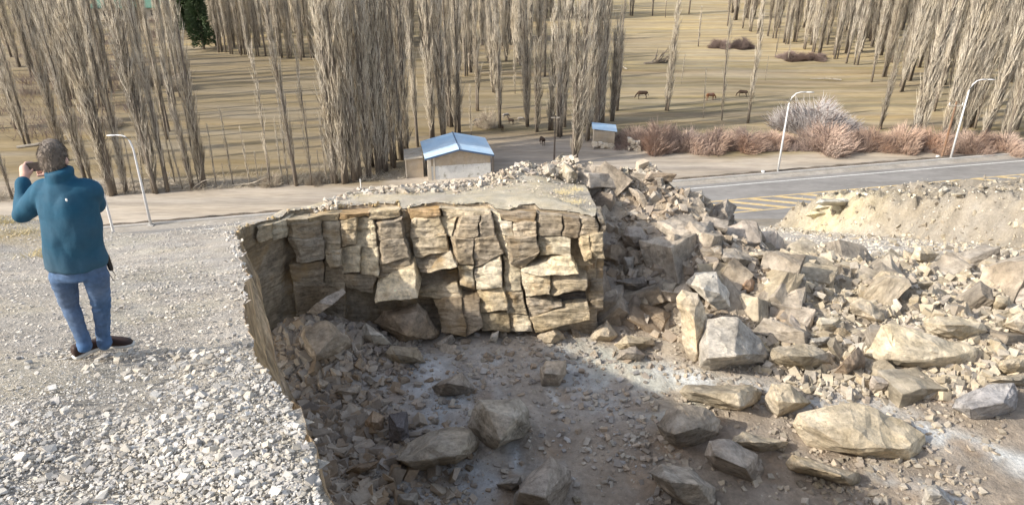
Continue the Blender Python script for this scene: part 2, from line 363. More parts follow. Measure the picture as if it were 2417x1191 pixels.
BL = [
 # top crust
 (((600, 530), (640, 520), (646, 560), (612, 575)), .15, .1, .2, .0, TAN), (((640, 520), (676, 508), (680, 560), (648, 566)), .22, .15, .3, .0, PAL_LIT),
 (((676, 500), (725, 495), (727, 524), (680, 528)), .16, .15, .2, .0, TAN), (((726, 495), (800, 490), (800, 520), (728, 523)), .10, .1, .2, .0, TAN),
 (((800, 489), (870, 484), (872, 508), (802, 516)), .22, .15, .2, .0, RUS), (((871, 484), (938, 479), (940, 512), (873, 516)), .14, .1, .2, .0, TAN),
 (((958, 490), (1030, 478), (1040, 510), (965, 516)), .15, .2, .25, .0, RUS), (((1032, 479), (1152, 479), (1158, 505), (1050, 515)), .22, .35, .3, .0, TAN),
 # column A
 (((680, 528), (758, 522), (761, 558), (683, 560)), .22, .4, .12, .0, GRY_SHADE), (((683, 562), (762, 560), (766, 612), (700, 618)), .34, .45, .14, .0, GRY_SHADE),
 (((684, 620), (762, 616), (764, 668), (690, 665)), -.1, .1, .1, .0, BRN), (((764, 618), (815, 630), (818, 690), (766, 668)), -.08, .1, .1, .0, GRY_SHADE), (((690, 664), (818, 668), (815, 745), (700, 745)), -.15, .1, .1, .1, BRN),
 # column B
 (((762, 524), (802, 520), (803, 600), (768, 606)), .12, .2, .25, .05, TAN), (((767, 598), (806, 595), (806, 626), (776, 634)), .5, .35, .5, .0, TAN),
 # column C, pale broken slope
 (((803, 518), (838, 512), (842, 578), (806, 582)), .25, .25, .45, .0, TAN), (((840, 512), (884, 514), (887, 582), (844, 580)), .12, .5, .8, .1, PAL_LIT),
 (((805, 584), (850, 580), (852, 640), (808, 644)), .25, .6, .8, .1, PAL_LIT), (((852, 580), (890, 580), (895, 652), (855, 642)), .35, .6, .85, .1, PAL_LIT), (((812, 646), (893, 646), (880, 690), (820, 680)), .1, .3, .4, .0, GRY_SHADE),
 # column D
 (((886, 524), (945, 520), (954, 562), (884, 565)), .42, .5, .2, .0, GRY_SHADE), (((886, 566), (955, 563), (968, 612), (890, 622)), .48, .55, .18, .05, GRY_SHADE), (((892, 622), (968, 612), (972, 632), (895, 656)), .45, .4, .2, .0, GRY_SHADE),
 (((896, 656), (976, 616), (990, 702), (884, 712)), .35, .35, .3, .65, PAL_LIT),
 # column E
 (((968, 514), (1034, 504), (1052, 556), (972, 562)), .12, .35, .15, .0, TAN), (((974, 563), (1054, 558), (1060, 592), (978, 606)), .18, .2, .2, .0, TAN), (((975, 606), (1030, 598), (1040, 640), (990, 642)), -.2, .1, .1, .2, GRY_SHADE),
 (((1030, 596), (1064, 590), (1078, 632), (1010, 640)), .05, .5, .8, .4, PAL_LIT), (((990, 642), (1078, 638), (1080, 668), (1000, 680)), -.45, .0, .1, .0, BRN), (((985, 680), (1080, 670), (1090, 700), (1000, 702)), .1, .3, .3, .1, TAN),
 # column F
 (((1040, 512), (1080, 508), (1068, 562), (1052, 558)), .1, .35, .9, .0, PAL_LIT), (((1080, 512), (1130, 506), (1132, 562), (1066, 562)), .42, .5, .2, .0, GRY_SHADE), (((1132, 506), (1160, 506), (1172, 562), (1134, 562)), .40, .1, .1, .0, GRY_SHADE),
 (((1064, 564), (1120, 564), (1118, 626), (1078, 628)), .52, .55, .16, .0, GRY_SHADE), (((1121, 564), (1174, 562), (1190, 602), (1120, 630)), .48, .12, .2, .0, GRY_SHADE),
 (((1080, 630), (1118, 630), (1120, 682), (1086, 674)), .36, .35, .4, .0, PAL_LIT), (((1120, 632), (1180, 606), (1184, 680), (1124, 682)), .38, .3, .4, .15, PAL_LIT), (((1124, 684), (1188, 680), (1200, 732), (1136, 738)), .45, .4, .4, .1, TAN),
 # column G
 (((1158, 484), (1178, 494), (1196, 562), (1174, 562)), .18, .35, .95, .0, PAL_LIT), (((1176, 494), (1262, 482), (1262, 524), (1178, 520)), .45, .35, .12, .0, BRN), (((1170, 524), (1212, 524), (1214, 558), (1186, 556)), .36, .25, .2, .0, PAL_LIT), (((1214, 526), (1264, 524), (1266, 560), (1214, 558)), .46, .2, .2, .0, GRY_SHADE),
 (((1176, 563), (1196, 562), (1206, 622), (1192, 602)), .25, .4, .95, .0, PAL_LIT), (((1194, 562), (1268, 560), (1272, 592), (1204, 622)), .62, .45, .12, -.05, GRY_SHADE), (((1206, 622), (1271, 592), (1250, 620), (1234, 636)), .60, .3, .2, -.1, GRY_SHADE),
 (((1188, 606), (1232, 638), (1234, 684), (1190, 690)), .2, .2, .4, .1, PAL_LIT), (((1190, 690), (1236, 686), (1246, 740), (1198, 738)), .3, .15, .4, .1, TAN),
 # column H
 (((1264, 492), (1325, 498), (1325, 560), (1266, 560)), .28, .2, .12, .0, GRY_SHADE), (((1326, 500), (1368, 504), (1366, 558), (1327, 560)), .26, .1, .15, .0, BRN),
 (((1272, 562), (1345, 562), (1350, 604), (1274, 600)), .12, .15, .3, .1, PAL_LIT), (((1252, 618), (1274, 600), (1350, 604), (1352, 646), (1232, 644))[0:1]+((1350, 604), (1362, 650), (1232, 646)), .3, .5, .5, .3, PAL_LIT),
 (((1232, 647), (1300, 648), (1300, 692), (1244, 694)), .55, .45, .4, .05, PAL_LIT), (((1301, 648), (1384, 656), (1386, 686), (1302, 692)), .5, .2, .2, .05, TAN),
 (((1262, 698), (1386, 690), (1388, 716), (1290, 718)), -.35, .0, .1, .0, CAVITY_SHADE), (((1244, 698), (1270, 702), (1330, 722), (1252, 748)), .5, .3, .3, .0, GRY_SHADE), (((1250, 748), (1388, 720), (1394, 756), (1262, 782)), .66, .35, .2, .05, TAN),  # near-black block stands for the shade in the cavity under the overhang
 # column I
 (((1369, 510), (1405, 512), (1411, 554), (1368, 556)), .2, .1, .2, .0, GRY_SHADE), (((1412, 516), (1424, 520), (1428, 550), (1412, 554)), .05, .1, .2, .0, GRY_SHADE), (((1364, 558), (1392, 556), (1396, 612), (1376, 616)), .36, .25, .3, .0, TAN), (((1393, 556), (1422, 553), (1428, 612), (1396, 614)), .32, .05, .2, .0, TAN),
 (((1378, 620), (1424, 618), (1420, 664), (1382, 662)), -.5, .0, .2, .0, BRN), (((1390, 664), (1420, 664), (1424, 730), (1396, 730)), .0, .1, .2, .0, GRY_SHADE),
 # foot
 (((1136, 740), (1200, 738), (1206, 782), (1140, 782)), .38, .2, .3, .05, TAN), (((1200, 738), (1248, 744), (1254, 780), (1206, 780)), .42, .25, .4, .05, PAL_LIT), (((1026, 704), (1090, 696), (1100, 792), (1044, 784)), .5, .3, .4, .25, BRN), (((1090, 698), (1128, 706), (1142, 770), (1100, 792)), .5, .1, .2, .2, BRN),
]
for i, b in enumerate(BL):
    block(b[0], (.10+b[1]*.3 if b[0][0][1] < 500 or b[0][0][0] < 676 else .08+b[1]*.42), b[2]*.36, b[3], b[4], b[5], seed=i*7+3)
# ------------------------------------------------------------------ boulders traced from the photo, each with its own volume
def finish_rock(P, mat_, bev=.02, disp=.03, sub=1, flat=True, seed=0):
    bm = bmesh.new()
    for p in P: bm.verts.new(p)
    r = bmesh.ops.convex_hull(bm, input=bm.verts[:])
    bmesh.ops.delete(bm, geom=[g for g in set(r['geom_interior']+r['geom_unused']) if isinstance(g, bmesh.types.BMVert)], context='VERTS')
    bmesh.ops.dissolve_limit(bm, angle_limit=.20, verts=bm.verts[:], edges=bm.edges[:])
    if bev: bmesh.ops.bevel(bm, geom=bm.edges[:], offset=bev, segments=1, profile=.5, affect='EDGES', clamp_overlap=True)
    bmesh.ops.triangulate(bm, faces=bm.faces[:])
    size = max((max(v.co[i] for v in bm.verts)-min(v.co[i] for v in bm.verts)) for i in range(3))
    for _ in range(sub+2):
        es = [e for e in bm.edges if e.calc_length() > size/(2.5*2**sub)]
        if not es: break
        bmesh.ops.subdivide_edges(bm, edges=es, cuts=1); bmesh.ops.triangulate(bm, faces=[f for f in bm.faces if len(f.verts) > 3])
    bm.normal_update(); off = Vector((seed*3.1, seed*1.7, seed*.9))
    nn = {v: v.normal.copy() for v in bm.verts}
    for v in bm.verts:
        q = v.co/size
        d = mnoise.fractal(q*4.5+off, 1.0, 2.0, 4)*.5+mnoise.fractal(Vector((q.x*3, q.y*3, q.z*14))+off, 1.0, 2.0, 3)*.4
        ch = mnoise.cell(q*3.2+off)
        v.co += nn[v]*(d*disp*size*1.1+(ch-.5)*disp*size*.5)
    me = bpy.data.meshes.new('rock'); bm.to_mesh(me); bm.free(); me.materials.append(mat_)
    return me
SAND = (.47, .395, .285); YEL = (.56, .46, .325); GB = (.42, .35, .27); GD = (.34, .295, .245); PINK = (.50, .43, .36); WHT = (.55, .50, .42)
def hero(label, pts, col=SAND, ridge=(), k=.35, thick=.55, lie=.35, name='boulder', seed=None, base=None, Dmul=0, disp=.030, Hf=Hfloor, group=None, dD=0, cat='boulder'):
    seed = seed if seed is not None else len(label)+int(pts[0][0])
    rnd = random.Random(seed)
    P = np.array(pts, float); x0, y0 = P.min(0); x1, y1 = P.max(0); cxp = (x0+x1)/2
    low = P[np.argmax(P[:, 1])]
    gp = hit(low[0], y1, Hf); Db = gp.y+dD
    dep = Db*CT+(CZ-gp.z)*ST; ppm = FPX/dep; wm = (x1-x0)/ppm; hm = (y1-y0)/ppm; sz = (wm+hm)/2
    Dc = Db+k*sz*.35
    V = []
    for px, py in pts:
        t = (y1-py)/max(1, y1-y0); V.append(A(px, py, Dc+lie*t*hm))
    c = P.mean(0)
    if not len(ridge):
        ridge = [(c[0]-.16*(x1-x0)+rnd.uniform(-.05, .05)*(x1-x0), c[1]-.10*(y1-y0), 1.0), (c[0]+.18*(x1-x0), c[1]-.05*(y1-y0)+rnd.uniform(-.08, .08)*(y1-y0), .85), (c[0]+rnd.uniform(-.1, .1)*(x1-x0), c[1]+.22*(y1-y0), .7)]
    for px, py, kk_ in ridge:
        t = (y1-py)/max(1, y1-y0); V.append(A(px, py, Dc+lie*t*hm-kk_*k*sz))
    for px, py in pts:
        q = c+(np.array((px, py))-c)*.72; t = (y1-q[1])/max(1, y1-y0)
        V.append(A(q[0], q[1]-0*4, Dc+lie*t*hm+thick*sz))
    org = Vector(gp); org.z -= .02
    V = [v-org for v in V]
    me = finish_rock(V, M['rock'], bev=.013*sz, disp=disp, sub=2, seed=seed % 97)
    o = link(name, me, None, org); o.color = (*col, 1)
    tag(o, label, cat, group); return o
HE = [
 ("large dark squarish boulder at the foot of the left cut face", ((700, 792), (715, 766), (770, 752), (822, 790), (838, 815), (800, 850), (742, 866), (712, 838)), GB, ((722, 795, .5), (790, 792, .6), (745, 840, .9))),
 ("long thin slab leaning on the debris in the back left corner of the pit", ((708, 750), (722, 760), (780, 722), (817, 690), (808, 680), (750, 718)), PINK, ()),
 ("big brown angular boulder with pale top under the outcrop, right of the leaning slab", ((882, 760), (905, 732), (985, 714), (1008, 733), (1038, 785), (1030, 798), (945, 813), (908, 780)), (.40, .31, .22), ((925, 748, .5), (985, 735, .6), (960, 795, .9))),
 ("small pale wedge block between the two big dark boulders at the outcrop's foot", ((843, 792), (862, 760), (905, 788), (928, 815), (880, 820)), WHT, ()),
 ("flat dark tan block with a slanting face on the pit floor below the brown boulder", ((903, 832), (922, 813), (985, 818), (1008, 856), (958, 866), (915, 862)), (.36, .31, .24), ()),
 ("dark low slab with a ragged top lying on the grey streaked floor", ((1018, 912), (1050, 893), (1088, 880), (1100, 888), (1122, 918), (1108, 932), (1032, 941)), GD, ()),
 ("small upright block with a black near face on the pit floor right of centre", ((1273, 868), (1290, 850), (1338, 848), (1338, 882), (1318, 918), (1278, 918)), GB, ((1285, 880, .9), (1318, 884, .8), (1305, 856, .2))),
 ("grey split boulder with a notched left side standing behind the long pointed one", ((1102, 1003), (1112, 960), (1132, 940), (1226, 936), (1253, 965), (1255, 1006), (1240, 1030), (1162, 1070), (1132, 1052), (1140, 1022)), (.42, .37, .30), ((1150, 965, .6), (1210, 985, .8), (1180, 1040, .9))),
 ("long pointed boat shaped boulder on the shaded pit floor", ((903, 1078), (960, 1040), (1010, 1014), (1062, 1004), (1112, 1010), (1139, 1038), (1130, 1062), (1082, 1104), (1002, 1118), (930, 1094)), (.40, .34, .26), ((1076, 1078, 1.0), (1010, 1050, .7), (1100, 1035, .5), (960, 1090, .8))),
 ("grey brown boulder with a flat pale top cut by the bottom of the picture", ((1206, 1215), (1212, 1165), (1240, 1125), (1300, 1077), (1347, 1110), (1352, 1135), (1318, 1215)), (.36, .31, .26), ((1225, 1160, .8), (1285, 1172, 1.0), (1300, 1100, .4))),
 ("thin dark shard tucked against the bottom centre boulder", ((1170, 1142), (1232, 1118), (1228, 1150), (1212, 1164)), GD, ()),
 ("rusty rounded stone beside the dark cube on the left of the pit floor", ((862, 992), (880, 966), (905, 982), (908, 1018), (882, 1032), (858, 1014)), (.36, .26, .17), ()),
 ("dark cube shaped stone with pale edges left of the long pointed boulder", ((916, 975), (962, 968), (968, 1030), (955, 1052), (918, 1044)), (.22, .20, .20), ()),
 ("cream block with a bright left face at the foot of the outcrop's right end", ((1268, 792), (1300, 768), (1331, 786), (1339, 806), (1310, 816), (1274, 813)), YEL, ((1290, 792, .6), (1312, 788, .8), (1300, 808, .6))),
 ("yellow pyramid shaped rock below the dark debris heap", ((1388, 802), (1400, 780), (1432, 754), (1462, 790), (1442, 812), (1400, 812)), YEL, ((1415, 792, .8), (1438, 795, .7), (1420, 770, .2))),
 ("low wide cream rock right of the yellow pyramid rock", ((1449, 812), (1478, 790), (1540, 797), (1548, 815), (1504, 832), (1460, 826)), SAND, ()),
 ("small block with a black shadowed face at the edge of the pale floor streak", ((1453, 850), (1462, 824), (1500, 816), (1524, 838), (1512, 854)), GD, ()),
 ("big pale slab standing on edge, its sunlit side facing left", ((1597, 702), (1612, 684), (1650, 690), (1690, 800), (1672, 860), (1636, 868), (1606, 790)), YEL, ((1640, 760, .5), (1645, 830, .5))),
 ("large smooth grey white slab leaning against the pale standing slab", ((1640, 800), (1668, 752), (1742, 748), (1782, 782), (1819, 842), (1808, 862), (1742, 872), (1684, 882), (1645, 872)), (.52, .47, .40), ((1670, 845, .9), (1735, 838, 1.0), (1715, 775, .2), (1790, 835, .5))),
 ("jagged cream rock spine sticking up behind the big leaning slabs", ((1618, 668), (1640, 642), (1690, 640), (1722, 690), (1738, 742), (1712, 748), (1680, 716), (1640, 690)), WHT, ()),
 ("wide flat topped block with a white face, right of the shaded pit floor", ((1600, 925), (1618, 908), (1700, 900), (1775, 905), (1802, 922), (1798, 946), (1745, 976), (1702, 960), (1624, 946)), SAND, ((1640, 925, .5), (1740, 925, .7), (1748, 960, .8))),
 ("pale block with a triangular lit top and dark underside beside the yellow slab", ((1803, 935), (1822, 905), (1862, 902), (1918, 950), (1872, 976), (1830, 990), (1808, 966)), SAND, ((1835, 945, .7), (1880, 950, .6), (1838, 978, .6))),
 ("largest flat yellow slab lying in the foreground with a pitted right end", ((1866, 1000), (1882, 972), (1950, 952), (2010, 946), (2070, 962), (2188, 1024), (2186, 1066), (2150, 1100), (2080, 1103), (1990, 1084), (1905, 1050)), (.58, .485, .345), ((1920, 1010, .35), (2010, 1010, .4), (2100, 1060, .55), (2000, 1060, .5), (2140, 1060, .4))),
 ("rounded grey brown boulder at the edge of the shade, left of the wide flat block", ((1548, 1002), (1570, 965), (1602, 944), (1662, 960), (1702, 990), (1702, 1022), (1642, 1062), (1608, 1068), (1564, 1032)), (.38, .32, .25), ((1600, 985, .5), (1590, 1025, .9), (1645, 1010, .8))),
 ("blocky grey rock with a rounded near end below the rounded boulder", ((1658, 1075), (1670, 1036), (1722, 1034), (1792, 1070), (1804, 1110), (1786, 1150), (1740, 1132), (1682, 1104)), (.38, .32, .26), ((1690, 1075, .7), (1760, 1105, .8), (1720, 1055, .2))),
 ("long rough grey rock lying across the bottom edge right of centre", ((1522, 1112), (1560, 1091), (1622, 1104), (1692, 1150), (1696, 1210), (1640, 1205), (1560, 1152)), (.42, .36, .29), ()),
 ("long squared beam of tan rock below the largest yellow slab", ((1853, 1092), (1868, 1070), (1950, 1086), (2032, 1112), (2038, 1136), (2024, 1162), (1990, 1156), (1905, 1124), (1860, 1108)), (.47, .38, .26), ((1900, 1098, .6), (1985, 1122, .8), (2010, 1130, .5))),
 ("thin tilted slab wedged between the grey block and the yellow slab", ((1722, 1042), (1752, 1018), (1862, 1040), (1852, 1066), (1792, 1072)), SAND, ()),
 ("huge pale stepped slab with a long sunlit front in the right rubble", ((2038, 835), (2058, 790), (2080, 764), (2105, 758), (2180, 778), (2306, 822), (2300, 862), (2284, 892), (2172, 882), (2110, 872), (2058, 862)), (.58, .49, .35), ((2075, 810, .2), (2110, 820, .35), (2260, 840, .35), (2180, 850, .4), (2080, 850, .3))),
 ("lens shaped yellowish slab directly behind the huge pale one", ((2178, 758), (2206, 743), (2260, 742), (2322, 762), (2332, 782), (2292, 810), (2240, 800), (2186, 786)), (.56, .47, .335), ()),
 ("barrel shaped striped stone under the left end of the huge pale slab", ((2048, 905), (2058, 885), (2104, 884), (2116, 900), (2112, 918), (2090, 930), (2052, 922)), PINK, ()),
 ("bluish grey smooth boulder near the right edge with a dark underside", ((2243, 962), (2254, 940), (2330, 905), (2394, 902), (2404, 922), (2402, 968), (2342, 998), (2290, 1003)), (.38, .36, .35), ((2290, 965, .7), (2370, 950, .6), (2330, 930, .1))),
 ("flat sunlit slab running out of the right edge above the bluish boulder", ((2305, 906), (2322, 888), (2440, 878), (2440, 915), (2400, 905)), SAND, ()),
 ("rounded yellowish boulder cut by the right edge of the picture", ((2358, 770), (2392, 744), (2440, 722), (2440, 800), (2396, 786)), YEL, ()),
 ("wide broken tan block in front of the leaning slabs' right side", ((1812, 852), (1822, 822), (1880, 808), (1962, 828), (1976, 862), (1912, 884), (1838, 868)), SAND, ()),
 ("curved brown slab like an upturned boot sole in the right rubble", ((1958, 886), (1966, 874), (2006, 856), (2026, 814), (2042, 836), (2040, 866), (2010, 890), (1974, 894)), (.36, .27, .19), ()),
 ("pale oblong block pointing at the viewer in the middle of the right rubble", ((2003, 716), (2028, 700), (2050, 706), (2088, 740), (2092, 758), (2070, 768), (2010, 742)), YEL, ((2025, 725, .4), (2068, 752, .6))),
 ("lone dark sided boulder on the far rim of the rubble by the grey track", ((2148, 612), (2158, 586), (2176, 576), (2218, 598), (2200, 620), (2172, 624)), SAND, ((2172, 598, .6), (2185, 590, .2), (2172, 615, .5))),
 ("brown ribbed cube of rock high in the dark debris heap", ((1537, 600), (1568, 565), (1606, 598), (1602, 612), (1578, 622), (1548, 612)), (.40, .33, .24), ()),
 ("large rounded block at the top left of the debris heap beside the crevice", ((1466, 552), (1480, 534), (1512, 532), (1530, 560), (1538, 586), (1496, 602), (1474, 580)), (.33, .28, .23), ()),
 ("broad smooth hump of rock in the shaded part right of the heap", ((1682, 608), (1700, 588), (1734, 584), (1790, 612), (1798, 628), (1756, 642), (1706, 630)), (.37, .32, .26), ()),
 ("flat thin slab with a black gap under it near the top of the rubble", ((1758, 604), (1770, 594), (1838, 593), (1850, 602), (1844, 612), (1780, 614)), SAND, ()),
 ("small rust coloured triangular rock behind the leaning slabs", ((1738, 682), (1770, 648), (1782, 664), (1782, 690), (1752, 696)), (.42, .26, .15), ()),
 ("narrow upright dark slab in the middle of the debris heap", ((1528, 702), (1548, 668), (1566, 652), (1568, 672), (1550, 700), (1534, 712)), (.33, .28, .22), ()),
 ("ribbed squarish block beside the upright dark slab in the debris heap", ((1562, 668), (1600, 666), (1598, 716), (1558, 722), (1552, 700)), (.35, .29, .21), ()),
 ("pale stone splinter at the foot of the ribbed block in the heap", ((1507, 720), (1524, 694), (1538, 716), (1526, 742)), (.44, .38, .30), ()),
 ("long shadowed slab across the lower left of the debris heap", ((1452, 662), (1520, 650), (1532, 668), (1510, 690), (1470, 686)), (.30, .26, .22), ()),
 ("tall narrow block leaning in the crevice beside the outcrop", ((1472, 606), (1496, 604), (1496, 648), (1470, 652)), (.32, .28, .23), ()),
 ("white stone wedge at the bottom right edge of the floor", ((2172, 1205), (2182, 1145), (2210, 1140), (2262, 1205)), (.50, .46, .40), ()),
 ("shaded block under the flat slab at the far right", ((2338, 868), (2360, 850), (2440, 832), (2440, 882), (2350, 886)), SAND, ()),
 ("cream block with a square end in the upper right rubble", ((2338, 720), (2352, 694), (2384, 698), (2388, 730), (2350, 736)), SAND, ()),
 ("long low pale slab near the right edge of the rubble", ((2262, 698), (2290, 684), (2370, 688), (2392, 700), (2340, 712), (2275, 708)), SAND, ()),
 ("square cream block left of the huge pale slab", ((1925, 766), (1932, 748), (1985, 750), (1990, 786), (1932, 790)), (.50, .43, .31), ()),
 ("white topped block between the broken tan block and the curved slab", ((1904, 812), (1912, 796), (1958, 794), (1964, 818), (1920, 824)), WHT, ()),
 ("dark wedge pile stone on the left floor under the cliff", ((742, 905), (752, 890), (778, 902), (772, 925), (748, 928)), GB, ()),
 ("flat dark stone on the floor near the cliff foot", ((780, 930), (796, 914), (852, 908), (856, 930), (800, 942)), GB, ()),
 ("grey slab with a broken end at the bottom left of the pit", ((930, 1200), (940, 1165), (985, 1160), (992, 1200)), (.40, .36, .31), ()),
 ("brown leaning shard beside the gravel edge at the lower left of the pit", ((808, 1118), (850, 1092), (898, 1085), (888, 1104), (840, 1128)), (.34, .24, .15), ()),
 ("pale rhombus stone above the lower left shard", ((818, 1080), (838, 1066), (852, 1078), (832, 1094)), (.45, .40, .33), ()),
 ("lowest pale yellow ledge slab at the left end of the right bank", ((1900, 508), (1912, 496), (1980, 494), (2022, 500), (2016, 514), (1930, 518)), (.46, .40, .27), ()),
 ("middle pale yellow ledge slab at the left end of the right bank", ((1918, 494), (1930, 482), (2010, 480), (2036, 488), (2020, 498), (1940, 500)), (.46, .40, .27), ()),
 ("topmost white ledge slab at the left end of the right bank", ((1922, 480), (1936, 468), (1998, 468), (2014, 476), (2000, 486), (1936, 486)), (.50, .47, .40), ()),
 ("pale lump of rock lying on top of the right bank", ((2214, 452), (2222, 442), (2240, 444), (2236, 460), (2220, 464)), (.48, .43, .34), ()),
 ("flat cream stone on the right bank beside the pale lump", ((2246, 458), (2266, 454), (2280, 458), (2272, 464), (2252, 464)), (.48, .42, .32), ()),
 ("thin pale flake leaning on the outcrop's foot", ((1150, 812), (1160, 786), (1178, 780), (1172, 812)), WHT, ()),
]
for i, h_ in enumerate(HE):
    hero(h_[0], h_[1], h_[2], h_[3], k=.6 if not h_[3] else .75)
# ------------------------------------------------------------------ middling rocks, one object each
def box_rock(seed, dims, sub=1, disp=.035):
    r = random.Random(seed); P = []
    for sx in (-1, 1):
        for sy in (-1, 1):
            for sz in (-1, 1):
                j = [r.uniform(.55, 1.0) for _ in range(3)]
                P.append(Vector((sx*dims[0]*j[0], sy*dims[1]*j[1], sz*dims[2]*j[2]))*.5)
    for _ in range(4):
        P.append(Vector((r.uniform(-.5, .5)*dims[0], r.uniform(-.5, .5)*dims[1], r.choice((-.55, .55))*dims[2])))
    return finish_rock(P, M['rock'], bev=.012, disp=disp, sub=sub, seed=seed)
RK = [box_rock(s, d) for s, d in ((1, (1, .7, .5)), (2, (1, .8, .3)), (3, (1, .6, .6)), (4, (1, .5, .35)), (5, (1, .9, .7)), (6, (1, .75, .25)), (7, (1, .55, .45)), (8, (1, .8, .55)), (9, (1, .35, .3)), (10, (1, .9, .4)), (11, (1, .65, .2)), (12, (1, .7, .7)))]
R = random.Random(11)
def zone_rocks(n, fx, smin, smax, pw, cols, label, group, name='rock', Hf=Hfloor, tilt=.5, cat='rock', sink=.25, avoid=None, where=None, flatz=1.0):
    k = 0; tries = 0
    while k < n and tries < n*60:
        tries += 1
        x, y = fx(R)
        if avoid and avoid(x, y): continue
        s = smin+(smax-smin)*R.random()**pw
        z = CZ-float(Hf(x, y))
        o = link(name, R.choice(RK), None, (x, y, z+s*(.22-sink)))
        o.rotation_euler = (R.gauss(0, tilt), R.gauss(0, tilt), R.uniform(0, 6.283)); o.scale = (s*R.uniform(.8, 1.2), s*R.uniform(.8, 1.2), s*R.uniform(.8, 1.3)*flatz)
        c = R.choice(cols); f = R.uniform(.82, 1.12); o.color = (c[0]*f, c[1]*f, c[2]*f, 1)
        fr = (s-smin)/(smax-smin); lum = sum(c)/3*f
        lb = '%s %s %s %s' % ('large' if fr > .5 else 'middling' if fr > .18 else 'small', 'pale cream' if lum > .40 else 'tan' if lum > .35 else 'brown grey' if lum > .30 else 'dark brown', label, where(x, y))
        tag(o, lb, cat, group); k += 1
heroes_xy = [(o.location.x, o.location.y, max(o.dimensions.x, .3)*.42) for o in COL.objects if o.name.startswith('boulder')]
def near_hero(x, y):
    return any((x-a)**2+(y-b)**2 < r*r for a, b, r in heroes_xy)
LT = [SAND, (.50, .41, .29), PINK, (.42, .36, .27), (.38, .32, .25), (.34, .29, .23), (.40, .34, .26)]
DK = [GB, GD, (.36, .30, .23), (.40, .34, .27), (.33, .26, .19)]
def f_right(r):
    y = r.uniform(14.6, 26.5); x0 = np.interp(y, [14.6, 17, 20, 24, 27], [8.5, 5.5, 5.5, 7.5, 9]); return r.uniform(x0, .80*y), y
def w_right(x, y):
    u = x/y
    return ('behind the big leaning slab' if u < .38 else 'behind the huge pale slab' if u < .62 else 'near the right edge')+(' by the grey track' if y > 23.5 else ', mid rubble' if y > 18.5 else ', front of the rubble')
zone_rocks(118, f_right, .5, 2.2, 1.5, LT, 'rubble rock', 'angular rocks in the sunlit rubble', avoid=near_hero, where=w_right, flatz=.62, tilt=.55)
def f_heap(r):
    return r.uniform(2.5, 8.3), r.uniform(17.6, 24.0)
zone_rocks(40, f_right, .3, .9, 1.3, LT, 'rubble piece', 'smaller pieces in the sunlit rubble', avoid=near_hero, tilt=.4, where=w_right)
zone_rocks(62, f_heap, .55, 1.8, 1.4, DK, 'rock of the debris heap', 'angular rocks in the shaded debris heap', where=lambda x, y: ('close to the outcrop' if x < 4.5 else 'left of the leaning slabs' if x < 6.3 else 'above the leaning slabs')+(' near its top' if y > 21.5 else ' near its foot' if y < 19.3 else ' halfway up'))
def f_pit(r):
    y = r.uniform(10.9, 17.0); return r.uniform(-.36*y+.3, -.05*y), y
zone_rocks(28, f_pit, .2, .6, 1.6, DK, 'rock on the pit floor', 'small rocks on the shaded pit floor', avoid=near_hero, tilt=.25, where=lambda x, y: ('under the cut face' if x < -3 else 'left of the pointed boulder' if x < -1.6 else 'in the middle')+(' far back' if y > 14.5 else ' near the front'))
def f_foot(r):
    return r.uniform(-5.6, 3.5), r.uniform(16.2, 17.4)
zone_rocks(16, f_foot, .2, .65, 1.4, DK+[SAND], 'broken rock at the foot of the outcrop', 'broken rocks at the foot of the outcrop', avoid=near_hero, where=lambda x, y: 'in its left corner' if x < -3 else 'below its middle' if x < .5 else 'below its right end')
def f_open(r):
    y = r.uniform(10.8, 14.5); return r.uniform(.5, .82*y), y
zone_rocks(10, f_open, .2, .5, 1.5, LT+DK, 'stone on the open floor', 'small stones on the open floor', avoid=near_hero, tilt=.3, where=lambda x, y: 'right of the largest yellow slab' if x/y > .62 else 'left of the largest yellow slab')
def Hridge(x, y):
    return float(np.where(x < 2.2, Hplat(x, y), Hfloor(x, y)))
def f_ridge(r):
    x = r.uniform(-4.2, 8.2); yb = float(lerp_poly(YB, min(x, 8))); return x, yb-r.uniform(.0, 1.0+.7*(x > 0))
zone_rocks(26, f_ridge, .25, .75, 1.5, [PINK, (.48, .43, .34), (.42, .36, .29), SAND, (.46, .40, .32)], 'chunk on the rubble ridge', 'pale rocks on the ridge behind the outcrop', Hf=Hridge, cat='rock', where=lambda x, y: 'in front of the blue roofed house' if x < .3 else 'below the great broad poplar' if x < 3.2 else 'where it drops to the road')
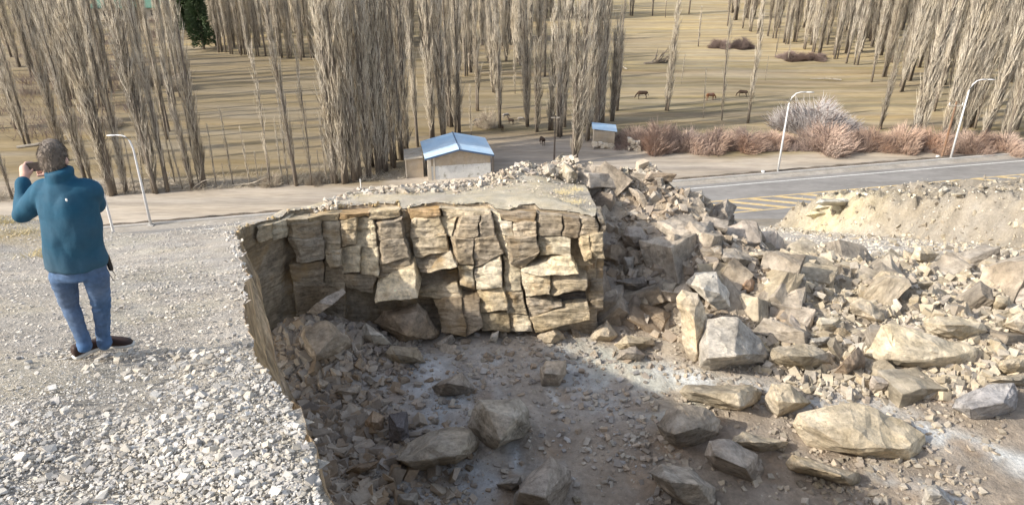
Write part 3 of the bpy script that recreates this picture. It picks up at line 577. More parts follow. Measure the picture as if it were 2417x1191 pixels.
# ------------------------------------------------------------------ loose small stone, uncountable
def hull_templates(n, flat, seed):
    T = []; r = random.Random(seed)
    for k in range(n):
        bm = bmesh.new()
        for sx in (-1, 1):
            for sy in (-1, 1):
                for sz in (-1, 1): bm.verts.new((sx*r.uniform(.25, .55), sy*r.uniform(.2, .45), sz*r.uniform(.4, 1)*flat*(.45+.12*k)))
        bmesh.ops.convex_hull(bm, input=bm.verts[:]); bmesh.ops.triangulate(bm, faces=bm.faces[:]); bm.verts.index_update()
        used = sorted({v.index for f in bm.faces for v in f.verts}); bm.verts.ensure_lookup_table(); mp_ = {u: i for i, u in enumerate(used)}
        T.append((np.array([tuple(bm.verts[u].co) for u in used]), np.array([[mp_[v.index] for v in f.verts] for f in bm.faces]))); bm.free()
    return T
TS = hull_templates(10, .28, 5)
def scatter(name, x, y, z, s, cols, seed, kind='stuff', tilt=.5, lift=.12):
    g = np.random.default_rng(seed); n = len(x); ti = g.integers(0, len(TS), n); Vs = []; Fs = []; Cs = []; base = 0
    cols = np.array(cols)
    for t, (TV, TF) in enumerate(TS):
        ii = np.where(ti == t)[0]; m = len(ii)
        if not m: continue
        a = g.uniform(0, 6.283, m); b = g.normal(0, tilt, m); cc = g.normal(0, tilt, m)
        v = np.repeat(TV[None], m, 0)*(s[ii][:, None, None]*g.uniform(.75, 1.3, (m, 1, 3)))
        def rot(v, ang, i, j):
            c_, s_2 = np.cos(ang)[:, None], np.sin(ang)[:, None]; p, q = v[:, :, i].copy(), v[:, :, j].copy()
            v[:, :, i] = p*c_-q*s_2; v[:, :, j] = p*s_2+q*c_
        rot(v, b, 1, 2); rot(v, cc, 0, 2); rot(v, a, 0, 1)
        v[:, :, 0] += x[ii][:, None]; v[:, :, 1] += y[ii][:, None]; v[:, :, 2] += (z[ii]+s[ii]*lift)[:, None]
        f = TF[None]+(base+np.arange(m)*len(TV))[:, None, None]; base += m*len(TV)
        c_ = cols[g.integers(0, len(cols), m)]*g.uniform(.78, 1.18, (m, 1))
        Vs.append(v.reshape(-1, 3)); Fs.append(f.reshape(-1, 3)); Cs.append(np.repeat(c_, len(TV), 0))
    o = link(name, mesh_np(name, np.vstack(Vs), np.vstack(Fs), M['stone'], np.vstack(Cs))); o['kind'] = kind
    return o
g = np.random.default_rng(3)
# pale gravel on the ledge
def ledge_pts(n, y0, y1, pw=1.0, xr=None):
    y = y0+(y1-y0)*g.random(n)**pw; ex = np.interp(y, EDGE[3:NL, 1], EDGE[3:NL, 0]); a0 = -.80*y-.5
    x = a0+(ex-a0)*g.random(n); return x, y, ex
GV = [(.52, .49, .445), (.49, .46, .41), (.44, .415, .38), (.51, .465, .39), (.41, .39, .37), (.56, .54, .50), (.46, .415, .35)]
def hz(x, y): return CZ-Hplat(x, y)
x, y, ex = ledge_pts(34000, 2.2, 6.2); s = .006+.017*g.random(len(x))**3
keep = ~inside(x, y) & (g.random(len(x)) < .25+.9*sst(-.25, .25, fbm(x*1.6, y*1.6, 210, 4))+.5*sst(4, 2.8, y)); x, y, s, ex = x[keep], y[keep], s[keep], ex[keep]
# coarser towards the edge and the near side
co = np.exp(-(np.abs(x-ex)/1.0)**2)*sst(5.8, 4.2, y)+sst(4.6, 3.2, y)*.8
s = s*(.45+.65*np.clip(co, 0, 1.4))
scatter('gravel', x, y, hz(x, y), s, GV, 5, tilt=.25, lift=.06)
x, y, ex = ledge_pts(9000, 5.0, 16.0, 1.2); keep = ~inside(x, y); x, y = x[keep], y[keep]
scatter('gravel', x, y, hz(x, y), .004+.028*g.random(len(x))**4+.0012*y, [(.52, .48, .42), (.46, .42, .37), (.56, .52, .45), (.40, .37, .34)], 6, tilt=.25, lift=.04)
x, y, ex = ledge_pts(2600, 2.3, 5.2, .8); q = g.random(len(x)) < .15+np.exp(-(np.abs(x-ex)/.8)**2)+.5*sst(4.2, 3, y); keep = ~inside(x, y) & q; x, y = x[keep], y[keep]
scatter('gravel', x, y, hz(x, y), .018+.045*g.random(len(x))**3.5, GV, 7, tilt=.28)
# stones along the broken lip of the ledge
k_ = g.integers(20, kc, 1000); x = ED[k_, 0]-np.abs(g.normal(0, .09, 1000)); y = ED[k_, 1]+g.normal(0, .03, 1000)
scatter('gravel', x, y, ED[k_, 2], (.008+.045*g.random(1000)**3)*np.clip(.5+y*.08, .6, 1.4), GV, 8, tilt=.6, lift=.1)
# crumbling clods along the lip of the outcrop and on its small ledges
k_ = g.integers(kc+3, kc+80, 1300); x = ED[k_, 0]+g.normal(0, .04, 1300); y = ED[k_, 1]-.10*g.random(1300)**2+.10*g.random(1300)
kp = g.random(1300) < .12+.75*(vn(x*1.3, x*0, 77) > .12)
scatter('rubble', x[kp], y[kp], (ED[k_, 2]-.22*g.random(1300)**2*(y < ED[k_, 1])-.01)[kp], (.02+.10*g.random(1300)**3)[kp], [(.56, .46, .29), (.48, .36, .21), (.60, .52, .38), (.40, .31, .21), (.52, .40, .22)], 19, tilt=.9, lift=0)
# top of outcrop and ridge behind it
n = 5000; x = g.uniform(-5, 8.5, n); yb = lerp_poly(YB, x); y = yb-np.abs(g.normal(0, .75, n))+.2
z = CZ-np.where(x < 2.2, Hplat(x, y), Hfloor(x, y))
scatter('rubble', x, y, z, .05+.18*g.random(n)**3, [(.50, .43, .33), (.44, .37, .29), (.50, .45, .37), (.36, .30, .24), (.46, .42, .36)], 9, tilt=.8)
n = 1500; x = g.uniform(-5, 2.2, n); y = g.uniform(17.5, 23, n); keep = ~inside(x, y)
scatter('rubble', x[keep], y[keep], hz(x, y)[keep], .02+.06*g.random(n)[keep]**3, [(.50, .44, .35), (.44, .38, .32)], 10, tilt=.3, lift=.05)
# pit floor chips
n = 17000; y = g.uniform(10.6, 18.3, n); x = -.40*y+g.random(n)*(1.24*y); z = CZ-Hfloor(x, y)
dn = .35+.65*sst(-.15, .2, fbm(x*.7, y*.7, 201, 3)); keep = (g.random(n) < dn) & inside(x, y)
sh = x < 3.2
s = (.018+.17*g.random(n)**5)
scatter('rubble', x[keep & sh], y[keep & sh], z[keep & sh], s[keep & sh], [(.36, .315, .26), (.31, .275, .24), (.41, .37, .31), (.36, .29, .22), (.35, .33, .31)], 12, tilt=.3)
scatter('rubble', x[keep & ~sh], y[keep & ~sh], z[keep & ~sh], s[keep & ~sh], [(.37, .31, .24), (.33, .28, .23), (.42, .365, .29), (.38, .33, .26)], 13, tilt=.35)
n = 2600; y = g.uniform(10.6, 16.5, n); x = -.385*y+.2+np.abs(g.normal(0, 1.1, n)); z = CZ-Hfloor(x, y); kp = inside(x, y)
scatter('rubble', x[kp], y[kp], z[kp], .06+.34*g.random(n)[kp]**3, [(.36, .305, .245), (.30, .26, .22), (.42, .36, .29), (.33, .255, .18)], 22, tilt=.6)
# rubble of the right field and of the heap
n = 15000; y = g.uniform(14.5, 28.5, n); x0 = np.interp(y, [14.5, 17, 18, 24, 28], [7.5, 4.5, 2.6, 2.4, 8]); x = x0+g.random(n)*(.82*y-x0); z = CZ-Hfloor(x, y)
s = .03+.36*g.random(n)**5.5*sst(29, 25, y)
hp = (x < 8.0) & (y > 17)
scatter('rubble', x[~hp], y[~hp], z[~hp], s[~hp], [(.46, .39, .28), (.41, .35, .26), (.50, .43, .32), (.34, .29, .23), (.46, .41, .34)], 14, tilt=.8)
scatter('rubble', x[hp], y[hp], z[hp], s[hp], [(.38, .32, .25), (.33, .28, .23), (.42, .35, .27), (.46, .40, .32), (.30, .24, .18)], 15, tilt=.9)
n = 5000; y = g.uniform(28, 50, n); x = 6+g.random(n)*(.85*y-6); z = CZ-Hfloor(x, y)
scatter('rubble', x, y, z, .05+.16*g.random(n)**4, [(.54, .49, .42), (.48, .43, .36), (.60, .55, .45)], 16, tilt=.3, lift=.05)
# shards stuck in the face of the bank on the right
n = 4500; y = g.uniform(27, 50, n); x = 18+g.random(n)*(.85*y-17); z = CZ-Hfloor(x, y); sl = np.abs(Hfloor(x+.25, y)-Hfloor(x-.25, y)); kp = g.random(n) < .25+sl*1.2
scatter('rubble', x[kp], y[kp], z[kp], .06+.30*g.random(n)[kp]**4, [(.40, .345, .26), (.33, .28, .21), (.46, .40, .30), (.26, .22, .17)], 18, tilt=.9, lift=.1)
# talus under the left part of the outcrop
n = 900; x = g.uniform(-6, -2.5, n); y = g.uniform(15.4, 17.6, n); z = CZ-Hfloor(x, y)
scatter('rubble', x, y, z, .06+.22*g.random(n)**2.4, [(.34, .29, .24), (.30, .26, .23), (.40, .33, .26)], 17, tilt=.8)
# ------------------------------------------------------------------ valley floor
xs = steps((-2500, -240, 260), (-240, -70, 10), (-70, 110, 1.5), (110, 300, 10), (300, 2500, 260)); ys = steps((-2000, 40, 200), (40, 56, 4), (56, 130, 1.2), (130, 300, 4), (300, 3000, 300))
X, Y, F = grid(xs, ys)
Z = .25*fbm(X*.06, Y*.06, 301, 3)*sst(92, 110, Y)+.10*fbm(X*.25, Y*.25, 302, 3)*sst(78, 90, Y)
c = np.tile(np.array([.28, .222, .13]), (len(X), 1))
n1 = fbm(X*.03, Y*.25, 303, 4); n2 = fbm(X*.05, Y*.08, 304, 4)
c = mixc(c, (.205, .165, .10), sst(0, .35, n1)); c = mixc(c, (.40, .31, .165), sst(.0, .4, n2)*.8)
c = mixc(c, (.20, .145, .09), sst(.1, .4, fbm(X*.02, Y*.4, 305, 3))*.6)
c = mixc(c, (.16, .135, .07), sst(.05, .3, fbm(X*.006, Y*.9, 308, 3))*.65)  # fine dark stripes painted in to stand for tree shadows across the field
c = mixc(c, (.42, .33, .18), sst(118, 150, Y)*sst(15, 40, X)*.55); c = mixc(c, (.215, .168, .098), sst(10, -12, X)*sst(160, 130, Y)*.85)
roadc = 69.5+.2208*X
yd = np.interp(X, [-60, -14, -12, 2, 8, 12, 20, 26, 32, 60, 90], [76, 75.5, 82, 91, 93, 91, 86, 84, 86, 88, 93])
dirt = sst(1.2, -1.2, Y-yd+1.6*fbm(X*.2, Y*.2, 306, 3))
c = mixc(c, (.40, .345, .28), dirt*.95); c = mixc(c, (.30, .25, .20), dirt*sst(0, .35, fbm(X*.08, Y*.6, 307, 3))*.6)
c = mixc(c, (.30, .25, .20), sst(78, 82, Y)*sst(-10, -6, X)*sst(15, 11, X)*sst(94, 90, Y)*.6)
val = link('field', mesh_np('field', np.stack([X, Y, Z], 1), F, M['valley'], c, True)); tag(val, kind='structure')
# ------------------------------------------------------------------ road, markings, shoulder
M['asphalt'] = mat('asphalt', (.23, .22, .21), nscale=.5, amount=.18, bump=.3, bscale=12, bdist=.02, stretch=(.3, 1, 1))
M['shoulder'] = mat('shoulder_gravel', (.33, .30, .26), nscale=.6, amount=.2, bump=.5, bscale=8, bdist=.04)
M['white_paint'] = mat('white_road_paint', (.62, .62, .60), nscale=3, amount=.2, bump=0)
M['yellow_paint'] = mat('yellow_road_paint', (.55, .41, .20), nscale=3, amount=.2, bump=0)
RD = Vector((1, .2208, 0)).normalized(); RN = Vector((-RD.y, RD.x, 0)); RO = Vector((0, 69.0, 0))
def rp(s, t, z): v = RO+RD*s+RN*t; return (v.x, v.y, z)
def band(name, s0, s1, t0, t1, z, m, kind='structure', n=60, parent=None):
    V = []; F = []
    for i in range(n+1):
        s = s0+(s1-s0)*i/n; V += [rp(s, t0, z), rp(s, t1, z)]
        if i: k = 2*i; F.append((k-2, k, k+1, k-1))
    o = link(name, mesh_np(name, V, F, m), parent); o['kind'] = kind; return o
band('road_shoulder', -120, 160, -13.5, 2.6, .16, M['shoulder'])
road = band('road', -120, 160, -11.3, 1.2, .168, M['asphalt'])
band('road_marking', -120, 160, .25, .42, .176, M['white_paint'], parent=road)
band('road_marking', -120, 160, -10.6, -10.42, .176, M['white_paint'], parent=road)
band('road_marking', -120, 160, -3.65, -3.45, .176, M['yellow_paint'], parent=road)
band('road_marking', -120, 160, -6.75, -6.55, .176, M['yellow_paint'], parent=road)
for i in range(26):
    s = -10+i*3.0
    V = [rp(s, -6.5, .177), rp(s+1.1, -6.5, .177), rp(s-5.2+1.1, -3.7, .177), rp(s-5.2, -3.7, .177)]
    o = link('road_stripe', mesh_np('road_stripe', V, [(0, 1, 2, 3)], M['yellow_paint']), road); o['kind'] = 'structure'
M['soil'] = mat('dark_soil', (.15, .125, .10), nscale=.8, amount=.3, bump=.8, bscale=4, bdist=.08)
M['concrete'] = mat('concrete', (.46, .44, .41), nscale=1, amount=.12, bump=.3, bscale=20)
# kerb with dark verge beyond the road
V = []; F = []
for i in range(281):
    s = -120+i; r1 = .05*math.sin(i*1.7)+.08*math.sin(i*.13)
    for t, z in ((2.5, .16), (2.52, .32), (2.72, .33), (2.75, .22), (3.1+r1, .42+.05*math.sin(i*2.3)), (3.7+r1, .10), (4.0+r1, .0)): V.append(rp(s, t, z))
    if i:
        for k in range(6): a = (i-1)*7+k; F.append((a, a+7, a+8, a+1))
me = mesh_np('kerb', V, F, M['concrete']); me.materials.append(M['soil'])
me.polygons.foreach_set('material_index', np.array([0 if (j % 6) < 2 else 1 for j in range(len(F))], np.int32))
tag(link('kerb', me), kind='structure')
# ------------------------------------------------------------------ tubes
def tube(pts, rad, k=6, cap=True):
    V = []; F = []; pts = [Vector(p) for p in pts]; n = len(pts)
    for i, p in enumerate(pts):
        d = (pts[min(i+1, n-1)]-pts[max(i-1, 0)]).normalized(); u = d.cross(Vector((0, 0, 1)) if abs(d.z) < .9 else Vector((1, 0, 0))).normalized(); v = d.cross(u)
        r = rad[i] if isinstance(rad, (list, tuple)) else rad
        for j in range(k): a = 6.2832*j/k; V.append(p+(u*math.cos(a)+v*math.sin(a))*r)
    for i in range(n-1):
        for j in range(k): F.append((i*k+j, i*k+(j+1) % k, (i+1)*k+(j+1) % k, (i+1)*k+j))
    if cap: F.append(tuple(range(k))[::-1]); F.append(tuple((n-1)*k+j for j in range(k)))
    return V, F
def join(*vf):
    V = []; F = []
    for v, f in vf: b = len(V); V += list(v); F += [tuple(i+b for i in g_) for g_ in f]
    return V, F
def boxvf(x0, x1, y0, y1, z0, z1):
    V = [(x, y, z) for x in (x0, x1) for y in (y0, y1) for z in (z0, z1)]
    return V, [(0, 1, 3, 2), (4, 6, 7, 5), (0, 4, 5, 1), (2, 3, 7, 6), (0, 2, 6, 4), (1, 5, 7, 3)]
# ------------------------------------------------------------------ street lamps
M['galv'] = mat('galvanised_steel', (.66, .66, .66), rough=.45, amount=.06, bump=0, spec=.5)
def lamp(x, y, h, az, arm, label, z0=.1):
    t = empty('street_lamp', (x, y, z0), az); tag(t, label, 'street lamp', 'street lamps along the road')
    pts = [(0, 0, 0), (0, 0, h*.5), (0, 0, h*.86), (.12*arm, 0, h*.94), (.35*arm, 0, h*.985), (.62*arm, 0, h), (arm, 0, h+.02)]
    v, f = tube(pts, [.13, .11, .085, .075, .065, .06, .05], 8); link('pole', mesh_np('pole', v, f, M['galv'], smooth=True), t)
    v, f = tube([(arm-.1, 0, h), (arm+.1, 0, h+.01), (arm+.45, 0, h), (arm+.8, 0, h-.03)], [.05, .13, .15, .07], 8)
    v = [(p[0], p[1], h+(p[2]-h)*.45) for p in v]; link('lamp_head', mesh_np('lamp_head', v, f, M['galv'], smooth=True), t)
    v, f = boxvf(-.28, .28, -.28, .28, -.1, .14); link('base', mesh_np('base', v, f, M['concrete']), t)
    return t
def lamp_h(b, t, D):
    return (CZ-ray(*t)[1]*D)
p = G(357, 533, .1); lamp(p.x, p.y, lamp_h(0, (330, 322), p.y), math.pi, 1.3, 'thin pale street lamp with a short bent arm, right of the photographer man')
p = G(1835, 408, .1); lamp(p.x, p.y, lamp_h(0, (1875, 220), p.y), 0, 1.7, 'pale street lamp in front of the grey bush, bent arm pointing right')
p = G(2243, 376, .1); lamp(p.x, p.y, lamp_h(0, (2300, 190), p.y), 0, 1.8, 'pale street lamp near the right edge among the leaning poplars')
b_ = A(236, 424, 52.0); lamp(b_.x, b_.y, b_.z-.1, -2.2, .5, 'street lamp mostly hidden behind the man, its head above his right shoulder')
# ------------------------------------------------------------------ poplars
M['twig'] = mat('bare_twigs', (.61, .545, .435), nscale=.5, amount=.15, bump=0, jitter=1)
M['twig_grey'] = mat('grey_twigs', (.46, .40, .31), nscale=.5, amount=.25, bump=0, jitter=1)
M['limb'] = mat('poplar_limbs', (.21, .175, .135), nscale=.5, amount=.25, bump=0, jitter=1)
M['bark'] = mat('poplar_bark', (.17, .14, .11), nscale=1.2, amount=.35, bump=.6, bscale=6, bdist=.05, stretch=(1, 1, .2))
def twigs(starts, dirs, lens, r0, curve, seed, segs=3):
    """many 3-sided tapered twigs; curve pulls them upwards"""
    g = np.random.default_rng(seed); n = len(starts); P = starts.copy(); d = dirs/np.linalg.norm(dirs, axis=1)[:, None]; rings = []
    for i in range(segs+1):
        rad = r0*(1-i/segs*.85)
        u = np.cross(d, [0.31, .95, .02]); u /= np.linalg.norm(u, axis=1)[:, None]+1e-9; v = np.cross(d, u)
        for j in range(3):
            a = 2.0944*j; rings.append(P+(u*math.cos(a)+v*math.sin(a))*rad[:, None])
        P = P+d*(lens/segs)[:, None]; d = d+np.array([0, 0, 1.0])*curve+g.normal(0, .09, d.shape); d /= np.linalg.norm(d, axis=1)[:, None]
    V = np.stack(rings, 1).reshape(-1, 3); nv = 3*(segs+1); b = np.arange(n)[:, None, None]*nv
    f = np.array([[i*3+j, i*3+(j+1) % 3, i*3+3+(j+1) % 3, i*3+3+j] for i in range(segs) for j in range(3)])
    return V, (f[None]+b).reshape(-1, 4)
def poplar_mesh(seed, h, wid, ntw, base=.06, thin=1.0, stems=1):
    g = np.random.default_rng(seed); r = random.Random(seed); TV, TF = [], []
    axes = []
    for s in range(stems):
        lean = np.array([r.gauss(0, .02), r.gauss(0, .02)]) if s == 0 else np.array([r.gauss(0, .05), r.gauss(0, .05)])
        hh = h*(1 if s == 0 else r.uniform(.6, .92)); x0 = np.array([0, 0]) if s == 0 else g.normal(0, .35, 2)
        axes.append((x0, lean, hh))
        pts = [(x0[0]+lean[0]*t*hh*.5+.12*math.sin(t*5+seed), x0[1]+lean[1]*t*hh*.5, t*hh-.2) for t in np.linspace(0, 1, 9)]
        v, f = tube(pts, [(.30*thin*(h/24) if s == 0 else .2*thin)*(1-t)**.8+.02 for t in np.linspace(0, 1, 9)], 6); TV, TF = join((TV, TF), (v, f))
    trunk = mesh_np('trunk', TV, TF, M['bark'], smooth=True)
    # main limbs rise steeply, twigs grow from them
    nl = int(ntw*.13); k = g.integers(0, stems, nl); t = base+(1-base)*g.random(nl)**1.25*.90
    H_ = np.array([axes[i][2] for i in k]); ln = np.array([axes[i][1] for i in k]); x0 = np.array([axes[i][0] for i in k])
    S = np.stack([x0[:, 0]+ln[:, 0]*t*H_*.5, x0[:, 1]+ln[:, 1]*t*H_*.5, t*H_], 1)
    az = g.random(nl)*6.283; prof = sst(-.12, .22, t)*(1-t)**.35
    out = (.12+.16*g.random(nl))*wid/1.6
    d = np.stack([np.cos(az)*out, np.sin(az)*out, np.ones(nl)], 1); L_ = np.minimum(h*.17*prof*(.5+.7*g.random(nl))+.6, (1.02-t)*H_+.5)
    V1, F1 = twigs(S, d, L_, .055*(1-t*.6)*thin, .10, seed+1)
    # twigs
    k2 = g.integers(0, nl, ntw); f_ = g.random(ntw)
    S2 = S[k2]+d[k2]/np.linalg.norm(d[k2], axis=1)[:, None]*(L_[k2]*f_*.8)[:, None]; S2[:, 2] += .1*f_*L_[k2]
    az2 = az[k2]+g.normal(0, 1.1, ntw); o2 = .34*g.random(ntw)**1.4*wid/1.6+.05
    d2 = np.stack([np.cos(az2)*o2, np.sin(az2)*o2, np.ones(ntw)], 1); L2 = (.7+1.2*g.random(ntw))*h/24
    V2, F2 = twigs(S2, d2, L2, .030*(.45+.9*g.random(ntw))*(h/24)**.5, .09, seed+2)
    crown = mesh_np('crown', np.vstack([V1, V2]), np.vstack([F1, F2+len(V1)]), M['twig']); crown.materials.append(M['limb'])
    crown.materials.append(M['twig_grey']); mi = np.zeros(len(crown.polygons), np.int32); mi[:len(F1)] = np.where(g.random(len(F1)//9).repeat(9) < .5, 1, 2); q_ = g.random(len(F2)//9).repeat(9); mi[len(F1):][q_ < .52] = 2; mi[len(F1):][q_ < .24] = 1; crown.polygons.foreach_set('material_index', mi)
    return trunk, crown
PV = [poplar_mesh(400+i, 24, w_, n_, b_, 1.0, st) for i, (w_, n_, b_, st) in enumerate(((1.6, 1300, .04, 2), (2.0, 1600, .04, 3), (1.4, 1000, .08, 1), (2.3, 1900, .03, 4), (1.7, 1200, .12, 1), (2.0, 1500, .03, 2), (1.9, 1150, .06, 3), (1.5, 1000, .14, 2)))]
PT = [poplar_mesh(450+i, 15, 1.5, 420, .08, .42, 1) for i in range(3)]           # slim sparse ones
TR = random.Random(77)
def tree(x, y, h, var, label, group, wid=1.0, grey=False, lean=0.0):
    tr, cr = var; h0 = 15.0 if var in PT else 24.0; s = h/h0
    t = empty('poplar_tree', (x, y, -.05), TR.uniform(0, 6.28)); t.scale = (s**.6*wid*.86, s**.6*wid*.86, s)
    t.rotation_euler.x = TR.gauss(0, .018)+0; t.rotation_euler.y = TR.gauss(0, .018)+lean
    tag(t, label, 'tree', group); link('trunk', tr, t); link('crown', cr, t)
    return t
def tpx(bx, by, ty, var, label, group, wid=1.0):
    p = G(bx, by); h = CZ-ray(bx, ty)[1]*p.y if ty is not None else TR.uniform(21, 26)
    return tree(p.x, p.y, h, var, label, group, wid)
GR = 'bare poplars in the row beyond the road on the left'
ROW = [(70, 345, -40, 0, 'tall poplar above the man\'s phone at the left of the picture'), (205, 440, -20, 5, 'tall loose poplar directly over the man\'s right shoulder, farther back'), (150, 380, -60, 1, 'tall poplar rising behind the man\'s head'), (30, 470, 250, 2, 'dark bare poplar at the left edge behind the raised phone'), (262, 462, -60, 3, 'leaning bare poplar rising directly behind the man\'s right shoulder'), (300, 456, 150, 1, 'bare poplar between the man and the left street lamp'),
 (320, 455, 310, 9, 'short thin poplar just left of the left street lamp\'s pole'), (366, 454, -80, 3, 'tall thick bare poplar crossing just right of the left street lamp'), (396, 452, -60, 2, 'tall slim bare poplar, first to the right of the one at the left lamp'),
 (430, 447, 298, 9, 'short sparse poplar in front of the brown left field'), (458, 444, 120, 0, 'medium poplar beside the tall grey one in the left field row'), (484, 444, -40, 1, 'tall grey bare poplar standing alone before the left field'),
 (512, 441, 290, 9, 'small forked poplar right of the tall grey poplar'), (532, 440, 383, 9, 'shortest stump like poplar at the roadside of the left field'), (590, 440, 295, 9, 'small thin poplar in the middle of the roadside gap'),
 (640, 440, 105, 10, 'slender tapering poplar with a pointed tip before the left field'), (700, 438, -20, 2, 'tall narrow poplar right of the pointed slender one'), (736, 437, 90, 11, 'thin dark poplar left of the dense central clump'),
 (758, 434, 350, 9, 'low scrubby poplar at the foot of the dense central clump'), (794, 432, -70, 3, 'broad leftmost poplar of the dense central clump')]
for bx, by, ty, v, lb in ROW:
    var = PV[v] if v < 9 else PT[v-9]
    tpx(bx, by, ty, var, lb, GR, {3: 1.15, 9: .8}.get(v, .95))
SAP = ['thin leafless sapling by the road, near the left lamp', 'thin leafless sapling by the road, mid gap', 'thin leafless sapling by the road, near the dense clump']
for i_, bx in enumerate((340, 416, 470, 552, 612, 668, 682, 772)):
    tpx(bx, 444-bx*.012, TR.uniform(200, 370), PT[i_ % 3], SAP[0 if bx < 460 else 1 if bx < 640 else 2], 'thin saplings in the roadside row', .8)
GC = 'dense poplars left of the blue roofed house'
for i, (bx, by, v) in enumerate(((818, 432, 1), (834, 428, 3), (852, 424, 0), (872, 420, 3), (893, 412, 1), (912, 405, 3), (930, 396, 5), (948, 378, 0), (962, 362, 3), (842, 400, 5), (880, 392, 1), (905, 380, 3))):
    tpx(bx, by, None, PV[v], ['rightmost ', 'back ', 'middle ', 'left '][0 if bx > 925 else 1 if by < 402 else 2 if bx > 860 else 3]+'pale bare poplar in the dense clump left of the blue roofed house', GC, 1.1)
tpx(986, 346, -100, PV[4], 'straight single stemmed dark poplar just left of the blue house roof', GC, .8)
GB_ = 'poplars behind the blue roofed house'
for bx, by, ty, v, lb in ((1022, 326, -80, 1, 'poplar rising behind the left half of the blue roof'), (1050, 322, -60, 3, 'poplar rising behind the ridge of the blue roof'), (1084, 314, -90, 5, 'dark trunked poplar behind the right half of the blue roof'),
   (1112, 322, 200, 10, 'leaning thin poplar at the right end of the blue roof'), (1168, 220, 0, 0, 'poplar with a dark double trunk alone in the pale clearing'), (1216, 222, 90, 9, 'small slim poplar right of the double trunked one in the clearing'),
   (1268, 310, 70, 3, 'grey pale poplar beside the yard pole, left of it'), (1300, 306, 0, 1, 'poplar just behind the wooden yard pole'), (1358, 383, -40, 3, 'great broad pale poplar standing in front between the two sheds'), (1385, 330, -60, 1, 'tall poplar close behind the great broad one'),
   (1422, 292, -80, 5, 'tall poplar left of the two behind the little shed'), (1442, 286, 30, 3, 'wide based poplar directly behind the little shed'), (1332, 300, -40, 5, 'poplar filling the gap left of the great broad one'), (1246, 298, -60, 1, 'leftmost tall pale poplar of the group behind the yard'), (1318, 322, -20, 6, 'loose pale poplar between the yard pole and the great broad one'), (1404, 318, -60, 3, 'thick tall poplar close right of the great broad one'), (1372, 296, -60, 6, 'tall poplar half hidden behind the great broad one'), (1180, 302, -20, 2, 'slim poplar between the blue roof and the yard pole, at the clearing\'s near edge'), (1128, 262, -40, 7, 'tall poplar behind the leaning thin one, at the clearing\'s left edge'), (1236, 200, -20, 5, 'tall poplar at the right edge of the pale clearing'), (1285, 180, -20, 0, 'far poplar right of the pale clearing'), (1340, 190, -20, 7, 'far poplar seen just left of the great broad one'), (1455, 262, -40, 0, 'slim poplar at the right end of the group by the little shed'), (1062, 300, -60, 6, 'loose tall poplar farther back behind the blue roof')):
    tpx(bx, by, ty, PV[v] if v < 9 else PT[v-9], lb, GB_, 1.35 if bx == 1358 else 1.05)
GF = 'scattered poplars in the yellow field'
for bx, by, ty, v, w_, lb in ((1575, 262, -20, 1, 1.0, 'tall poplar standing on the left of the yellow field by the pinkish bushes'), (1702, 285, 40, 10, 1.1, 'thin grey poplar in the field above the reddish hedge'), (1660, 278, 160, 9, .7, 'tiny bare sapling left of the thin grey poplar'),
   (1765, 290, 30, 2, .95, 'tall loose poplar left of the large grey bush'), (1648, 110, 12, 2, .9, 'small poplar alone in the far yellow field'), (1608, 200, 125, 9, .9, 'short round crowned sapling in the yellow field'), (1806, 190, 130, 9, .7, 'small sapling right of the tall loose poplar'),
   (1830, 135, 40, 10, .8, 'slim poplar at the left end of the dark far hedge'), (1860, 145, 60, 10, .8, 'slim poplar standing in front of the dark far hedge'), (1492, 38, None, 0, 1.0, 'far poplar in the leftmost of the top field row'), (1540, 38, None, 2, .8, 'far slim poplar second along the top field row'), (1570, 42, None, 11, .8, 'far thin poplar third along the top field row'),
   (1626, 32, None, 2, .8, 'far slim poplar on the right of the top field row'), (2056, 193, -20, 4, 1.0, 'dark trunked poplar at the left front corner of the right wood'), (2075, 305, 60, 5, .9, 'pale leaning poplar in front of the right wood beside the grey bush')):
    tpx(bx, by, ty, PV[v] if v < 9 else PT[v-9], lb, GF, w_)
def inpoly(P, x, y):
    return bool(inside(np.array([x]), np.array([y]), np.array(P, float))[0])
def grove(P, n, label, group, mind=1.6, vs_=(0, 1, 3, 5, 6, 7), hr=(20, 26), front=None):
    W = [G(px, py) for px, py in P]; W = [(p.x, p.y) for p in W]; xa, xb = min(p[0] for p in W), max(p[0] for p in W); ya, yb_ = min(p[1] for p in W), max(p[1] for p in W)
    pts = []; tr = 0
    while len(pts) < n and tr < n*200:
        tr += 1; x, y = TR.uniform(xa, xb), TR.uniform(ya, yb_)
        if not inpoly(W, x, y) or any((x-a)**2+(y-b)**2 < mind**2 for a, b in pts): continue
        pts.append((x, y)); q1 = (x-xa)/(xb-xa); q2 = (y-ya)/(yb_-ya); h_2 = TR.uniform(*hr)
        lb = ('shorter ' if h_2 < hr[0]+.35*(hr[1]-hr[0]) else 'tall ')+label+(', left part' if q1 < .33 else ', middle part' if q1 < .66 else ', right part')+(', front' if q2 < .33 else ', halfway back' if q2 < .66 else ', far back')
        tree(x, y, h_2, PV[TR.choice(vs_)], lb, group, TR.uniform(.85, 1.1))
def rowt(a, b, n, label, group, hr=(18, 24), vs_=(0, 2, 4, 5), wid=.85, jit=.6):
    A_, B_ = G(*a), G(*b)
    for i in range(n):
        p = A_.lerp(B_, (i+.5)/n); tree(p.x+TR.gauss(0, jit), p.y+TR.gauss(0, jit), TR.uniform(*hr), PV[TR.choice(vs_)], label+(', at its left end' if i < n*.25 else ', at its right end' if i >= n*.75 else ', left of its middle' if i < n/2 else ', right of its middle'), group, wid)
L1 = 'bare poplar in the dark far wood beyond the brown left field'
